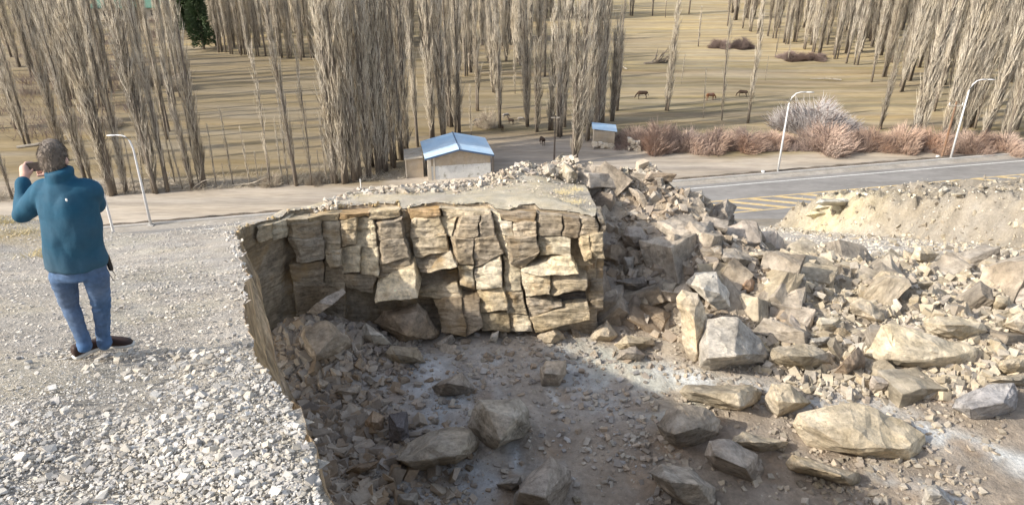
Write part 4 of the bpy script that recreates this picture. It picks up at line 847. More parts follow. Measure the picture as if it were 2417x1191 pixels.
rowt((510, 122), (600, 132), 9, L1, 'poplars of the wood beyond the left field', (14, 18)); rowt((600, 132), (860, 148), 22, L1, 'poplars of the wood beyond the left field', (15, 19))
L2 = 'bare poplar in the thin far rows behind the central clearing'
rowt((840, 104), (1260, 106), 20, L2, 'poplars of the far central rows', (16, 20), wid=.75); rowt((860, 40), (1440, 44), 18, L2, 'poplars of the far central rows', (16, 20), wid=.8)
rowt((1010, 205), (1120, 170), 5, L2, 'poplars of the far central rows', (18, 22), wid=.8)
rowt((350, 400), (440, 165), 12, 'slim bare poplar along the left border of the brown field', 'poplars along the field\'s left border', (16, 22), (0, 2, 4, 7), .7)
L3 = 'bare poplar of the leaning wood on the right'
grove([(1700, 40), (1770, 60), (2050, 165), (2130, 230), (2180, 300), (2417, 345), (2560, 330), (2417, 60), (1900, 25), (1720, 25)], 120, L3, 'poplars of the wood on the right', 1.7, vs_=(1, 3, 5, 0, 6))
rowt((1720, 60), (2040, 160), 14, L3, 'poplars of the wood on the right', (17, 21), wid=.9)
rowt((2130, 325), (2400, 350), 9, 'bare poplar on the right wood\'s near edge behind the hedge', 'poplars on the near edge of the right wood', (22, 26), (1, 3, 5), 1.0)
L4 = 'bare poplar of the far left grove'
grove([(-60, 300), (-60, 60), (200, 20), (340, 40), (400, 190), (330, 225), (190, 330)], 54, L4, 'poplars of the far left grove', 3.0, vs_=(0, 1, 2, 5), hr=(17, 25))

# far woods that read as one mass: cheap trees joined into one object
def wood(name, spots, h, seed, label=None):
    g = np.random.default_rng(seed); Vs = []; Fs = []; b = 0; TVs, TFs = [], []
    for x, y in spots:
        hh = h*g.uniform(.8, 1.15); n = 260; t = .04+.9*g.random(n)**1.2; az = g.random(n)*6.283
        S = np.stack([x+.25*g.normal(0, 1, n), y+.25*g.normal(0, 1, n), t*hh], 1); o = .05+.25*g.random(n)
        d = np.stack([np.cos(az)*o, np.sin(az)*o, np.ones(n)], 1)
        V, F = twigs(S, d, (1.6+2.4*g.random(n))*(1-t*.5), .05*(1-.5*t)+.02, .04, int(g.integers(1e6)), 2)
        Vs.append(V); Fs.append(F+b); b += len(V)
        v, f = tube([(x, y, -.3), (x+.2, y, hh*.5), (x, y, hh)], [.26, .17, .03], 5); TVs, TFs = join((TVs, TFs), (v, f))
    V = np.vstack(Vs+[np.array([tuple(p) for p in TVs])]); me = mesh_np(name, V, [tuple(r) for r in np.vstack(Fs)]+[tuple(i+b for i in f) for f in TFs], M['twig_grey']); me.materials.append(M['bark'])
    mi = np.zeros(len(me.polygons), np.int32); mi[len(me.polygons)-len(TFs):] = 1; me.polygons.foreach_set('material_index', mi)
    o = link(name, me); o['kind'] = 'stuff'; return o
def spots_in(P, n, seed, mind=2.0):
    r = random.Random(seed); W = [(G(a, b_).x, G(a, b_).y) for a, b_ in P]; xa, xb = min(p[0] for p in W), max(p[0] for p in W); ya, yb_ = min(p[1] for p in W), max(p[1] for p in W); out = []; t = 0
    while len(out) < n and t < n*80:
        t += 1; x, y = r.uniform(xa, xb), r.uniform(ya, yb_)
        if inpoly(W, x, y) and all((x-a)**2+(y-b_)**2 > mind**2 for a, b_ in out): out.append((x, y))
    return out
wood('far_wood', spots_in([(505, 30), (880, 50), (880, 140), (600, 124), (505, 112)], 75, 1), 16, 5)
wood('far_wood', spots_in([(860, 92), (1280, 92), (1280, 108), (860, 108)], 26, 12, 2), 17, 15)
wood('far_wood', spots_in([(1050, 150), (1260, 140), (1260, 160), (1050, 175)], 12, 13, 2), 18, 16)
wood('far_wood', spots_in([(840, 15), (1440, 15), (1440, 50), (840, 60)], 70, 2, 3), 18, 6)
wood('far_wood', spots_in([(1700, -20), (2500, 0), (2500, 60), (1900, 25), (1720, 30)], 70, 3, 3), 19, 7)
wood('far_wood', spots_in([(-100, -20), (470, 0), (470, 60), (200, 30), (-100, 60)], 55, 4, 3), 17, 8)
# ------------------------------------------------------------------ bushes
M['red_twig'] = mat('reddish_twigs', (.52, .375, .29), nscale=.6, amount=.22, bump=0, jitter=1)
M['ash_twig'] = mat('ash_grey_twigs', (.40, .37, .36), nscale=.6, amount=.2, bump=0, jitter=1)
M['dark_twig'] = mat('dark_brown_twigs', (.21, .155, .135), nscale=.6, amount=.2, bump=0, jitter=1)
M['green'] = mat('conifer_green', (.055, .085, .035), nscale=1, amount=.3, bump=0, jitter=1)
def bush_mesh(seed, n, m):
    g = np.random.default_rng(seed); a = g.random(n)*6.283; rr = .75*np.sqrt(g.random(n))*(.62+.42*np.abs(np.sin(a*1.5+seed))+.2*np.sin(a*4+seed))
    S = np.stack([np.cos(a)*rr, np.sin(a)*rr, np.zeros(n)], 1); lv = g.random(n) < .55
    el = .25+1.0*g.random(n); az = a+g.normal(0, .6, n); d = np.stack([np.cos(az)*np.cos(el), np.sin(az)*np.cos(el), np.sin(el)], 1)
    S[:, 2] += (1-(rr/.85)**2)*(.5+.22*np.sin(a*3+seed*2))*g.random(n)**.6*lv; S[lv] += d[lv]*(.12*g.random(lv.sum()))[:, None]
    V, F = twigs(S, d, .18+.22*g.random(n), .010*(.4+g.random(n)), .10, seed+1, 3)
    me = mesh_np('bush', V, F, m); me.materials.append(M['dark_twig']); me.polygons.foreach_set('material_index', (g.random(n).repeat(9) < .22).astype(np.int32)); return me
def bushes(lst, m, group, seed, n=3600):
    vars_ = [bush_mesh(seed+i, n, m) for i in range(min(5, len(lst)))]
    for i, (px, by, wpx, ty, lb) in enumerate(lst):
        p = G(px, by); dep = p.y*CT+CZ*ST; wm = wpx*dep/FPX; h = max(.8, (CZ-ray(px, ty)[1]*p.y))
        o = link('bush', vars_[i % len(vars_)], None, (p.x, p.y, -.1)); o.scale = (wm*.52, wm*.42, h*.95); o.rotation_euler.z = i*1.3
        tag(o, lb, 'bush', group)
bushes([(1498, 338, 110, 285, 'brownish bare bush at the left end of the reddish hedge, by the little shed'), (1552, 352, 130, 266, 'tallest pinkish bush at the hedge\'s left end'), (1618, 352, 130, 288, 'low pinkish bush between the tall left one and the field poplars'),
 (1690, 350, 140, 290, 'reddish bush in the hedge below the thin field poplars'), (1762, 346, 140, 292, 'reddish bush in the hedge left of the middle street lamp'), (1826, 344, 110, 296, 'reddish bush in the hedge directly behind the middle street lamp'),
 (1952, 350, 175, 274, 'big round pink bush in front of the ash grey bush'), (2050, 350, 120, 286, 'pale pink bush right of the big round pink one'), (2130, 350, 130, 278, 'tall loose pink bush at the foot of the leaning poplars'), (2205, 352, 120, 290, 'dark reddish bush left of the right street lamp'),
 (2290, 356, 130, 292, 'dark reddish bush right of the right street lamp'), (2370, 358, 120, 300, 'brown bush at the right end of the hedge')], M['red_twig'], 'reddish bushes of the hedge beyond the road', 900)
bushes([(1918, 306, 205, 216, 'large ash grey rounded bare bush behind the reddish hedge')], M['ash_twig'], None, 920, 5200)
bushes([(1700, 113, 60, 84, 'dark purplish bush on the left of the pair in the far yellow field'), (1750, 113, 70, 80, 'dark purplish bush on the right of the pair in the far yellow field'), (1872, 140, 80, 114, 'long dark low bush at the edge of the right wood'), (1925, 140, 70, 118, 'low dark bush right of the long one at the wood\'s edge')], M['dark_twig'], 'dark bushes in the far field', 930)
bushes([(640, 436, 70, 395, 'low olive scrub under the pointed poplar by the roadside'), (745, 432, 60, 400, 'low brown scrub left of the dense poplar clump'), (420, 210, 80, 160, 'bare brown bush at the right side of the far left grove'), (355, 200, 90, 130, 'bare brown bush in the far left grove'), (260, 300, 80, 262, 'low bare bush in front of the far left grove'), (1150, 300, 60, 240, 'thin bare bush in the pale clearing behind the house')], M['twig_grey'], 'low brown scrub', 940, 1400)
# conifers
def conifer(px, by, ty, wpx, label):
    p = G(px, by); h = CZ-ray(px, ty)[1]*p.y; wm = wpx*(p.y*CT+CZ*ST)/FPX; g = np.random.default_rng(int(px)); n = 3800
    t = g.random(n)**.8; az = g.random(n)*6.283; rad = wm*.5*(1-t)**.7*np.sqrt(g.random(n))*(.8+.35*np.sin(az*3+t*9))
    S = np.stack([np.cos(az)*rad, np.sin(az)*rad, .06*h+t*h*.92], 1); d = np.stack([np.cos(az), np.sin(az), g.normal(.1, .35, n)], 1)
    V, F = twigs(S, d, .5+.5*g.random(n), .13*np.ones(n), .02, 5, 2)
    t_ = empty('conifer_tree', (p.x, p.y, 0)); tag(t_, label, 'tree')
    link('crown', mesh_np('crown', V, F, M['green']), t_); v, f = tube([(0, 0, -.2), (0, 0, h*.9)], [.3, .05], 6); link('trunk', mesh_np('trunk', v, f, M['bark']), t_)
conifer(482, 118, -70, 62, 'dark green conifer among the bare poplars at the left field\'s far corner')
conifer(445, 80, -80, 50, 'smaller dark green conifer left of the field corner conifer')
# ------------------------------------------------------------------ understorey, logs, branches
g = np.random.default_rng(55)
n = 5200; k = g.random(n); A_ = G(-80, 482); B_ = G(960, 425)
xx = A_.x+(B_.x-A_.x)*k; yy = A_.y+(B_.y-A_.y)*k+np.abs(g.normal(0, 1.6, n))+.3
az = g.random(n)*6.28; d = np.stack([np.cos(az)*.9, np.sin(az)*.9, .15+g.random(n)], 1)
V, F = twigs(np.stack([xx, yy, 0*xx], 1), d, .4+1.0*g.random(n)**2, .02*np.ones(n), .02, 56, 2)
link('undergrowth', mesh_np('undergrowth', V, F, M['twig_grey']))['kind'] = 'stuff'
n = 6000; P_ = spots_in([(-60, 330), (-60, 60), (430, 40), (430, 200), (330, 260), (190, 350)], 300, 9, .5); P_ = np.array(P_)[g.integers(0, len(P_), n)]+g.normal(0, .8, (n, 2))
az = g.random(n)*6.28; d = np.stack([np.cos(az)*.6, np.sin(az)*.6, .5+g.random(n)], 1)
V, F = twigs(np.stack([P_[:, 0], P_[:, 1], 0*P_[:, 0]], 1), d, .8+1.8*g.random(n)**2, .03*np.ones(n), .02, 57, 2)
link('undergrowth', mesh_np('undergrowth', V, F, M['dark_twig']))['kind'] = 'stuff'
n = 5000; k = g.random(n); A_ = G(1450, 356); B_ = G(2420, 362)
xx = A_.x+(B_.x-A_.x)*k; yy = A_.y+(B_.y-A_.y)*k+np.abs(g.normal(0, 1.3, n)); az = g.random(n)*6.28; d = np.stack([np.cos(az)*.7, np.sin(az)*.7, .4+g.random(n)], 1)
V, F = twigs(np.stack([xx, yy, 0*xx], 1), d, .5+1.0*g.random(n)**2, .025*np.ones(n), .02, 58, 2)
link('undergrowth', mesh_np('undergrowth', V, F, M['dark_twig']))['kind'] = 'stuff'
M['log'] = mat('bleached_wood', (.42, .37, .30), nscale=2, amount=.25, bump=.4, bscale=12)
def fallen(px, py, L, az, label, nb=6, r=.12, m='log', up=.35):
    p = G(px, py); rn = random.Random(int(px+py)); c_, s_3 = math.cos(az), math.sin(az)
    v, f = tube([(0, 0, .1), (L*.5*c_, L*.5*s_3, .25), (L*c_, L*s_3, .15)], [r, r*.8, r*.3], 6)
    for i in range(nb):
        t = rn.uniform(.2, 1)*L; a2 = az+rn.uniform(-1.3, 1.3); l2 = rn.uniform(.25, .6)*L
        v2, f2 = tube([(t*c_, t*s_3, .2), (t*c_+l2*.5*math.cos(a2), t*s_3+l2*.5*math.sin(a2), .2+up*l2*rn.uniform(.3, 1)), (t*c_+l2*math.cos(a2), t*s_3+l2*math.sin(a2), .2+up*l2*rn.uniform(.5, 1.5))], [r*.45, r*.3, r*.1], 5); v, f = join((v, f), (v2, f2))
    o = link('fallen_branch', mesh_np('fallen_branch', v, f, M[m]), None, (p.x, p.y, 0)); tag(o, label, 'fallen branch')
fallen(1520, 152, 4.5, .2, 'dead fallen tree with dark tangled crown in the yellow field', 14, .28, 'bark', .9)
fallen(1480, 165, 2.5, 2.0, 'small bleached branch left of the dead fallen tree', 5, .12)
fallen(548, 440, 4.0, .1, 'bleached branch lying at the roadside below the short poplars'); fallen(392, 446, 5.0, .05, 'long pale branch along the road edge by the left lamp'); fallen(440, 444, 3.5, 2.8, 'crooked pale branch leaning among the roadside poplars', 7, .1, 'log', .8)
fallen(580, 432, 3.0, .4, 'forked pale branch at the roadside right of the thin poplar', 6, .08, 'log', .8); fallen(40, 350, 7.0, .45, 'long bleached log at the left edge above the man\'s phone', 3, .2); fallen(1985, 190, 5, 3.0, 'pale log lying in the field left of the right wood', 2, .12)
fallen(380, 190, 5, .3, 'pale branch on the ground at the right side of the far left grove', 5, .15); fallen(1400, 352, 3, .6, 'pile of pale branches below the little shed', 6, .1)
# dry tufts on the outcrop
gt = np.random.default_rng(8); n = 900; cxs = [(A(*q).x, A(*q).y) for q in ((1330, 470, 20), (1362, 462, 20.5), (1280, 478, 19), (1352, 488, 18.6), (960, 470, 19.2), (850, 470, 19), (1480, 480, 21), (20, 540, 14.5), (60, 560, 13.5), (100, 600, 12))]
ci = gt.integers(0, len(cxs), n); xx = np.array([cxs[i][0] for i in ci])+gt.normal(0, .16, n); yy = np.array([cxs[i][1] for i in ci])+gt.normal(0, .16, n)
az = gt.random(n)*6.28; d = np.stack([np.cos(az)*.8, np.sin(az)*.8, .5+gt.random(n)], 1)
zz = CZ-np.where(xx < 2.2, Hplat(xx, yy), Hfloor(xx, yy))
M['straw'] = mat('dry_straw', (.55, .46, .26), nscale=2, amount=.2, bump=0)
V, F = twigs(np.stack([xx, yy, zz], 1), d, .08+.12*gt.random(n), .006*np.ones(n), .02, 59, 2)
link('dry_grass', mesh_np('dry_grass', V, F, M['straw']))['kind'] = 'stuff'
# ------------------------------------------------------------------ house with blue roof
M['blue'] = mat('blue_metal_roof', (.42, .60, .78), rough=.5, nscale=.6, amount=.06, bump=0, spec=.4)
M['blue_dark'] = mat('blue_trim', (.07, .12, .22), rough=.5, nscale=.6, amount=.1, bump=0)
M['plank'] = mat('tan_plaster', (.40, .33, .245), nscale=1.5, amount=.15, bump=.3, bscale=10)
M['lime'] = mat('peeling_whitewash', (.62, .62, .60), nscale=2.2, amount=.12, bump=.4, bscale=10, dark=(.34, .33, .29), darkscale=1.6)
M['pale'] = mat('pale_and_sunlit_plaster', (.56, .49, .39), nscale=1.5, amount=.12, bump=.3)  # also carries painted sunlight on the left walls of house and sheds
M['dark'] = mat('dark_wood', (.12, .10, .085), nscale=2, amount=.2, bump=.3)
def vf_link(nm, vf, m, par, **k): return link(nm, mesh_np(nm, vf[0], vf[1], m, **k), par)
def corr(x0, z0, x1, z1, y0, y1, n, th=.05, amp=.035):
    """ribbed sheet from (x0,z0) to (x1,z1), ribs every 1/n of its length"""
    V = []; F = []; m = n*2
    for i in range(m+1):
        y = y0+(y1-y0)*i/m; a = amp*(i % 2)
        V += [(x0, y, z0+a), (x1, y, z1+a), (x0, y, z0+a-th), (x1, y, z1+a-th)]
        if i:
            k = i*4; F += [(k-4, k, k+1, k-3), (k-2, k-1, k+3, k+2), (k-4, k-2, k+2, k), (k-3, k+1, k+3, k-1)]
    F += [(0, 1, 3, 2), (m*4, m*4+2, m*4+3, m*4+1)]; return V, F
hs = empty('house', (-5.75, 77.2, 0), math.radians(11)); tag(hs, 'small tan and whitewashed house with a light blue gabled metal roof', 'house')
W2, DP, EV, RG = 3.45, 5.6, 2.62, 3.42
wall = []
V = [(-W2, 0, -.2), (W2, 0, -.2), (W2, 0, 1.55), (-W2, 0, 1.55)]
vf_link('wall', boxvf(-W2, W2, 0, .25, -.2, 1.55), M['lime'], hs)
Vg = [(-W2, .02, 1.55), (W2, .02, 1.55), (W2, .02, EV), (0, .02, RG-.04), (-W2, .02, EV)]; Vb = [(a, .22, c_) for a, b_, c_ in Vg]
vf_link('gable', (Vg+Vb, [(0, 1, 2, 3, 4), (9, 8, 7, 6, 5), (0, 5, 6, 1), (1, 6, 7, 2), (2, 7, 8, 3), (3, 8, 9, 4), (4, 9, 5, 0)]), M['plank'], hs)
Vb2 = [(a, DP-.02, c_) for a, b_, c_ in Vg]+[(a, DP-.24, c_) for a, b_, c_ in Vg]
vf_link('gable', (Vb2, [(4, 3, 2, 1, 0), (5, 6, 7, 8, 9), (0, 1, 6, 5), (1, 2, 7, 6), (2, 3, 8, 7), (3, 4, 9, 8), (4, 0, 5, 9)]), M['plank'], hs)
vf_link('wall', boxvf(-W2-.003, -W2+.25, .255, DP-.255, -.2, EV), M['pale'], hs); vf_link('wall', boxvf(W2-.25, W2+.003, .255, DP-.255, -.2, EV), M['plank'], hs); vf_link('wall', boxvf(-W2, W2, DP-.25, DP, -.2, 1.55), M['plank'], hs)  # left wall paler than the others: sunlight put into its colour
vf_link('corner_post', boxvf(-W2-.06, -W2+.32, -.06, .1, -.2, EV), M['pale'], hs); vf_link('corner_post', boxvf(-W2+.55, -W2+.72, -.05, .0-.004, -.2, EV-.05), M['pale'], hs)
for s in (-1, 1):
    vf_link('roof', corr(s*(W2+.35), EV-.02, 0, RG+.06, -.35, DP+.35, 16), M['blue'], hs)
    vf_link('eave_trim', ([(0, -.37, RG+.02), (s*(W2+.37), -.37, EV-.06), (s*(W2+.37), -.37, EV-.24), (0, -.37, RG-.15), (0, -.33, RG+.02), (s*(W2+.37), -.33, EV-.06), (s*(W2+.37), -.33, EV-.24), (0, -.33, RG-.15)], [(0, 1, 2, 3), (4, 7, 6, 5), (0, 4, 5, 1), (3, 2, 6, 7), (1, 5, 6, 2)]), M['blue_dark'], hs)
vf_link('ridge_cap', tube([(0, -.38, RG+.09), (0, DP+.38, RG+.09)], .07, 6), M['blue_dark'], hs)
vf_link('porch_post', boxvf(W2+.15, W2+.29, -.3, -.16, -.1, EV-.1), M['dark'], hs)
sh = empty('shed', (-10.7, 77.4, 0), math.radians(8)); tag(sh, 'low tan lean-to shed against the left side of the blue roofed house', 'shed')
vf_link('wall', boxvf(-.95, .9, 0, .15, -.1, 2.1), M['plank'], sh); vf_link('wall', boxvf(-.95, -.8, .155, 3.0, -.1, 2.1), M['pale'], sh); vf_link('post', boxvf(-1.05, -.92, -.08, .05, -.1, 2.3), M['pale'], sh)  # paler left wall has the sunlight painted in
vf_link('roof', ([(-1.15, -.2, 2.12), (.9, -.2, 2.25), (.9, 3.2, 2.35), (-1.15, 3.2, 2.2), (-1.15, -.2, 2.2), (.9, -.2, 2.33), (.9, 3.2, 2.43), (-1.15, 3.2, 2.28)], [(3, 2, 1, 0), (4, 5, 6, 7), (0, 1, 5, 4), (1, 2, 6, 5), (2, 3, 7, 6), (3, 0, 4, 7)]), M['log'], sh)
p = G(1398, 345)
s2 = empty('shed', (p.x+.1, p.y, 0), math.radians(-4)); tag(s2, 'tiny square shed with a light blue roof beside the reddish hedge', 'shed')
vf_link('wall', boxvf(0, 2.6, 0, .15, -.1, 2.0), M['plank'], s2); vf_link('wall', boxvf(0-.003, .15, .155, 2.4, -.1, 2.0), M['pale'], s2); vf_link('wall', boxvf(2.45, 2.6, .155, 2.4, -.1, 2.0), M['plank'], s2)  # left wall lightened in colour for the sun on it
vf_link('roof', corr(-.2, 2.3, 2.85, 2.02, -.25, 2.7, 9), M['blue'], s2)
# tumbled stone wall remains by the little shed
for (px, py, L, hh, lb) in ((1396, 352, 2.6, .7, 'low heap of pale broken wall in front of the tiny shed'), (1478, 356, 1.5, 1.5, 'standing stub of pale ruined wall right of the tiny shed')):
    p = G(px, py); vs2, fs2 = [], []; rn = random.Random(px)
    for i in range(26):
        x0 = rn.uniform(0, L); z0 = rn.uniform(0, hh)*(1-.5*x0/L); s = rn.uniform(.18, .4); v, f = boxvf(x0, x0+s*1.3, rn.uniform(-.2, .3), .5, z0-.1, z0+s*.7); v = [(a+rn.uniform(-.07, .07), b_+rn.uniform(-.07, .07), c_+rn.uniform(-.07, .07)) for a, b_, c_ in v]; vs2, fs2 = join((vs2, fs2), (v, f))
    o = link('ruined_wall', mesh_np('ruined_wall', vs2, fs2, M['pale']), None, (p.x, p.y, 0)); tag(o, lb, 'ruined wall')
M['green_roof'] = mat('green_roof', (.10, .20, .15), rough=.5, nscale=1, amount=.1, bump=0)
p = G(290, 48)
fh = empty('house', (p.x-6, p.y, 0), .05); tag(fh, 'far house with a dark green roof glimpsed through the left poplars', 'house')
vf_link('wall', boxvf(-1, 17, 0, 8, -.1, 3.0), M['pale'], fh)
vf_link('roof', ([(-2, -1, 2.9), (18, -1, 2.9), (18, 9, 2.9), (-2, 9, 2.9), (1.5, 4, 6.0), (14.5, 4, 6.0)], [(0, 1, 5, 4), (2, 3, 4, 5), (1, 2, 5), (3, 0, 4), (3, 2, 1, 0)]), M['green_roof'], fh)
for i in range(4): vf_link('window', boxvf(1+i*4, 2.2+i*4, -.06, .0-.004, 1.0, 2.3), M['dark'], fh)
# poles and posts
p = G(1308, 381); pl = empty('utility_pole', (p.x, p.y, 0)); tag(pl, 'thin dark wooden pole standing in the yard beside the broad pale poplar', 'pole')
hh = CZ-ray(1310, 272)[1]*p.y; vf_link('pole', tube([(0, 0, -.2), (0, 0, hh)], [.11, .08], 7), M['dark'], pl); vf_link('crossarm', boxvf(-.5, .5, -.06, .06, hh-.35, hh-.22), M['log'], pl)
p = G(2223, 372); pl = empty('utility_pole', (p.x, p.y, 0)); tag(pl, 'brown wooden utility pole with a pale crossarm left of the right street lamp', 'pole')
hh = CZ-ray(2250, 240)[1]*p.y; vf_link('pole', tube([(0, 0, -.2), (0, 0, hh)], [.15, .10], 7), mat('brown_pole', (.22, .13, .08), nscale=2, amount=.2, bump=0), pl)
vf_link('crossarm', boxvf(-.9, .9, -.08, .08, hh-.55, hh-.38), M['log'], pl)
for a in (-.75, 0, .75): vf_link('insulator', tube([(a, 0, hh-.38), (a, 0, hh-.1)], .05, 6), M['galv'], pl)
for px, py, lb in ((852, 443, 'short white marker post at the roadside left of the house'), (2212, 374, 'white marker block beside the foot of the utility pole'), (1800, 410, 'white marker block left of the middle street lamp\'s foot')):
    p = G(px, py, .1); v, f = tube([(0, 0, -.1), (0, 0, .95 if px == 852 else .35), (0, 0, 1.0 if px == 852 else .4)], [.06 if px == 852 else .2, .06 if px == 852 else .2, .02], 8)
    o = link('marker_post', mesh_np('marker_post', v, f, mat('white_post', (.75, .75, .72), amount=.05, bump=0)), None, p); tag(o, lb, 'marker post')
# ------------------------------------------------------------------ remeshed bodies
def capsule(a, b, ra, rb, k=12):
    a, b = Vector(a), Vector(b); d = (b-a); L = d.length or 1e-4; dn = d/L; pts = []; rad = []
    for t in (-.95, -.8, -.5, 0): pts.append(a+dn*(t*ra)); rad.append(ra*math.sqrt(max(0, 1-t*t)))
    for t in (0, .5, .8, .95): pts.append(b+dn*(t*rb)); rad.append(rb*math.sqrt(max(0, 1-t*t)))
    return tube(pts, rad, k)
def ellips(c, r, k=16, m=10):
    V = []; F = []
    for i in range(m+1):
        th = math.pi*i/m
        for j in range(k): a = 6.28318*j/k; V.append((c[0]+r[0]*math.sin(th)*math.cos(a), c[1]+r[1]*math.sin(th)*math.sin(a), c[2]+r[2]*math.cos(th)))
    for i in range(m):
        for j in range(k): F.append((i*k+j, (i+1)*k+j, (i+1)*k+(j+1) % k, i*k+(j+1) % k))
    return V, F
def loft(rings, k=24):
    V = []; F = []
    for c, rx, ry in rings:
        for j in range(k): a = 6.28318*j/k; V.append((c[0]+rx*math.cos(a), c[1]+ry*math.sin(a), c[2]))
    n = len(rings)
    for i in range(n-1):
        for j in range(k): F.append((i*k+j, i*k+(j+1) % k, (i+1)*k+(j+1) % k, (i+1)*k+j))
    F.append(tuple(range(k))[::-1]); F.append(tuple((n-1)*k+j for j in range(k))); return V, F
def remesh(name, parts, vox, m, smooth=4, wr=0, wsc=9, seed=0, stretch=(1, 1, 1)):
    v, f = join(*parts); me = mesh_np('tmp', v, f); o = link('tmp', me)
    md = o.modifiers.new('r', 'REMESH'); md.mode = 'VOXEL'; md.voxel_size = vox; md.use_smooth_shade = True
    ms = o.modifiers.new('s', 'SMOOTH'); ms.iterations = smooth; ms.factor = .5
    dg = bpy.context.evaluated_depsgraph_get(); r = bpy.data.meshes.new_from_object(o.evaluated_get(dg)); bpy.data.objects.remove(o); bpy.data.meshes.remove(me)
    r.name = name; r.materials.clear(); r.materials.append(m)
    if wr:
        n = len(r.vertices); co = np.empty(n*3); r.vertices.foreach_get('co', co); co = co.reshape(-1, 3); no = np.empty(n*3); r.vertex_normals.foreach_get('vector', no); no = no.reshape(-1, 3)
        q = [Vector((c_[0]*wsc*stretch[0]+seed, c_[1]*wsc*stretch[1], c_[2]*wsc*stretch[2])) for c_ in co]
        dd = np.array([abs(mnoise.noise(v_)) + .4*mnoise.noise(v_*2.3) for v_ in q])-.2
        co += no*(dd*wr)[:, None]; r.vertices.foreach_set('co', co.ravel()); r.update()
    r.polygons.foreach_set('use_smooth', np.ones(len(r.polygons), bool)); return r
# ------------------------------------------------------------------ the man with the phone
M['skin'] = mat('skin', (.58, .34, .26), rough=.55, nscale=8, amount=.08, bump=.1, bscale=60, bdist=.003)
M['jacket'] = mat('teal_jacket', (.016, .078, .135), rough=.75, nscale=2.5, amount=.12, bump=.25, bscale=14, bdist=.02)
M['jeans'] = mat('denim', (.065, .125, .24), rough=.9, nscale=3.5, amount=.28, bump=.3, bscale=60, bdist=.004)
M['hair'] = mat('dark_brown_hair', (.15, .12, .095), rough=.6, nscale=9, amount=.4, bump=1.0, bscale=45, bdist=.012, spec=.35, stretch=(1, 1, .35))
M['shoe'] = mat('brown_leather', (.045, .026, .022), rough=.55, nscale=6, amount=.15, bump=.1)
M['sole'] = mat('white_sole', (.62, .60, .55), rough=.7, nscale=6, amount=.1, bump=0)
M['black'] = mat('black_plastic', (.012, .010, .012), rough=.3, nscale=3, amount=.05, bump=0, spec=.5)
M['silver'] = mat('reflective_silver', (.75, .75, .75), rough=.4, amount=.02, bump=0)
D0 = 4.95
def PJ(px, py, d=0.0): return A(px, py, D0+d)-ORG
fl = on_plane(198, 838); fr = on_plane(252, 822)
ORG = Vector(((fl[0]+fr[0])/2, (fl[1]+fr[1])/2, (fl[2]+fr[2])/2-.02))
man = empty('person', ORG); tag(man, 'man seen from behind in teal jacket, blue jeans and brown shoes, raising a phone', 'person')
ORG = Vector(ORG)
FL = Vector(fl)-ORG; FR = Vector(fr)-ORG
zl = CZ-float(Hplat(fl[0], fl[1]))-ORG.z+.022; zr = CZ-float(Hplat(fr[0], fr[1]))-ORG.z+.022
FL.z = zl; FR.z = zr
AL = PJ(196, 800, -.04); AR = PJ(244, 795, .10); KL = PJ(164, 718, .03); KR = PJ(239, 716, .08); HL = PJ(153, 640, 0); HR = PJ(222, 640, 0)
def R3(px, py, rx, ry, d=0): return (PJ(px, py, d), rx, ry)
# jeans
jr = [loft([R3(187, 652, .175, .12), R3(186, 643, .20, .135), R3(185, 620, .205, .14), R3(184, 600, .20, .14)]), capsule(PJ(149, 650), KL, .100, .070, 16), capsule(KL, AL, .068, .050, 16), capsule(PJ(226, 648), KR, .096, .070, 16), capsule(KR, AR, .068, .050, 16),
      capsule(AL, AL+Vector((.005, -.01, -.05)), .054, .058, 16), capsule(AR, AR+Vector((0, -.01, -.05)), .054, .058, 16)]
link('jeans', remesh('jeans', jr, .012, M['jeans'], 4, .010, 6, 3, (1, 1, 2.6)), man)
# jacket
tor = loft([R3(184, 628, .205, .15), R3(183, 622, .222, .16), R3(182, 608, .222, .16), R3(176, 585, .215, .155), R3(171, 550, .212, .155), R3(166, 515, .213, .155), R3(162, 485, .213, .15), R3(158, 462, .208, .138), R3(153, 444, .185, .12), R3(147, 430, .13, .10), R3(143, 424, .10, .09)])
col_ = loft([R3(142, 430, .098, .09), R3(140, 418, .096, .092), R3(138, 404, .094, .092), R3(138, 400, .086, .084)])
SL = PJ(104, 448, .02); EL = PJ(55, 503, .06); WL = PJ(54, 434, .16)
SR = PJ(208, 452, .02); ER = PJ(226, 482, .20); WR = PJ(150, 425, .46)
jk = [tor, col_, capsule(SL, EL, .085, .076, 16), capsule(EL, WL, .074, .054, 16), capsule(SR, ER, .088, .076, 16), capsule(ER, WR, .07, .052, 16), capsule(PJ(128, 446), SL, .085, .085), capsule(PJ(180, 446), SR, .085, .088)]
link('jacket', remesh('jacket', jk, .011, M['jacket'], 5, .026, 3.2, 11, (1.6, 1, 1.1)), man)
v, f = ellips(PJ(157, 472, -.151), (.009, .004, .012), 8, 6); link('logo', mesh_np('logo', v, f, M['silver']), man)
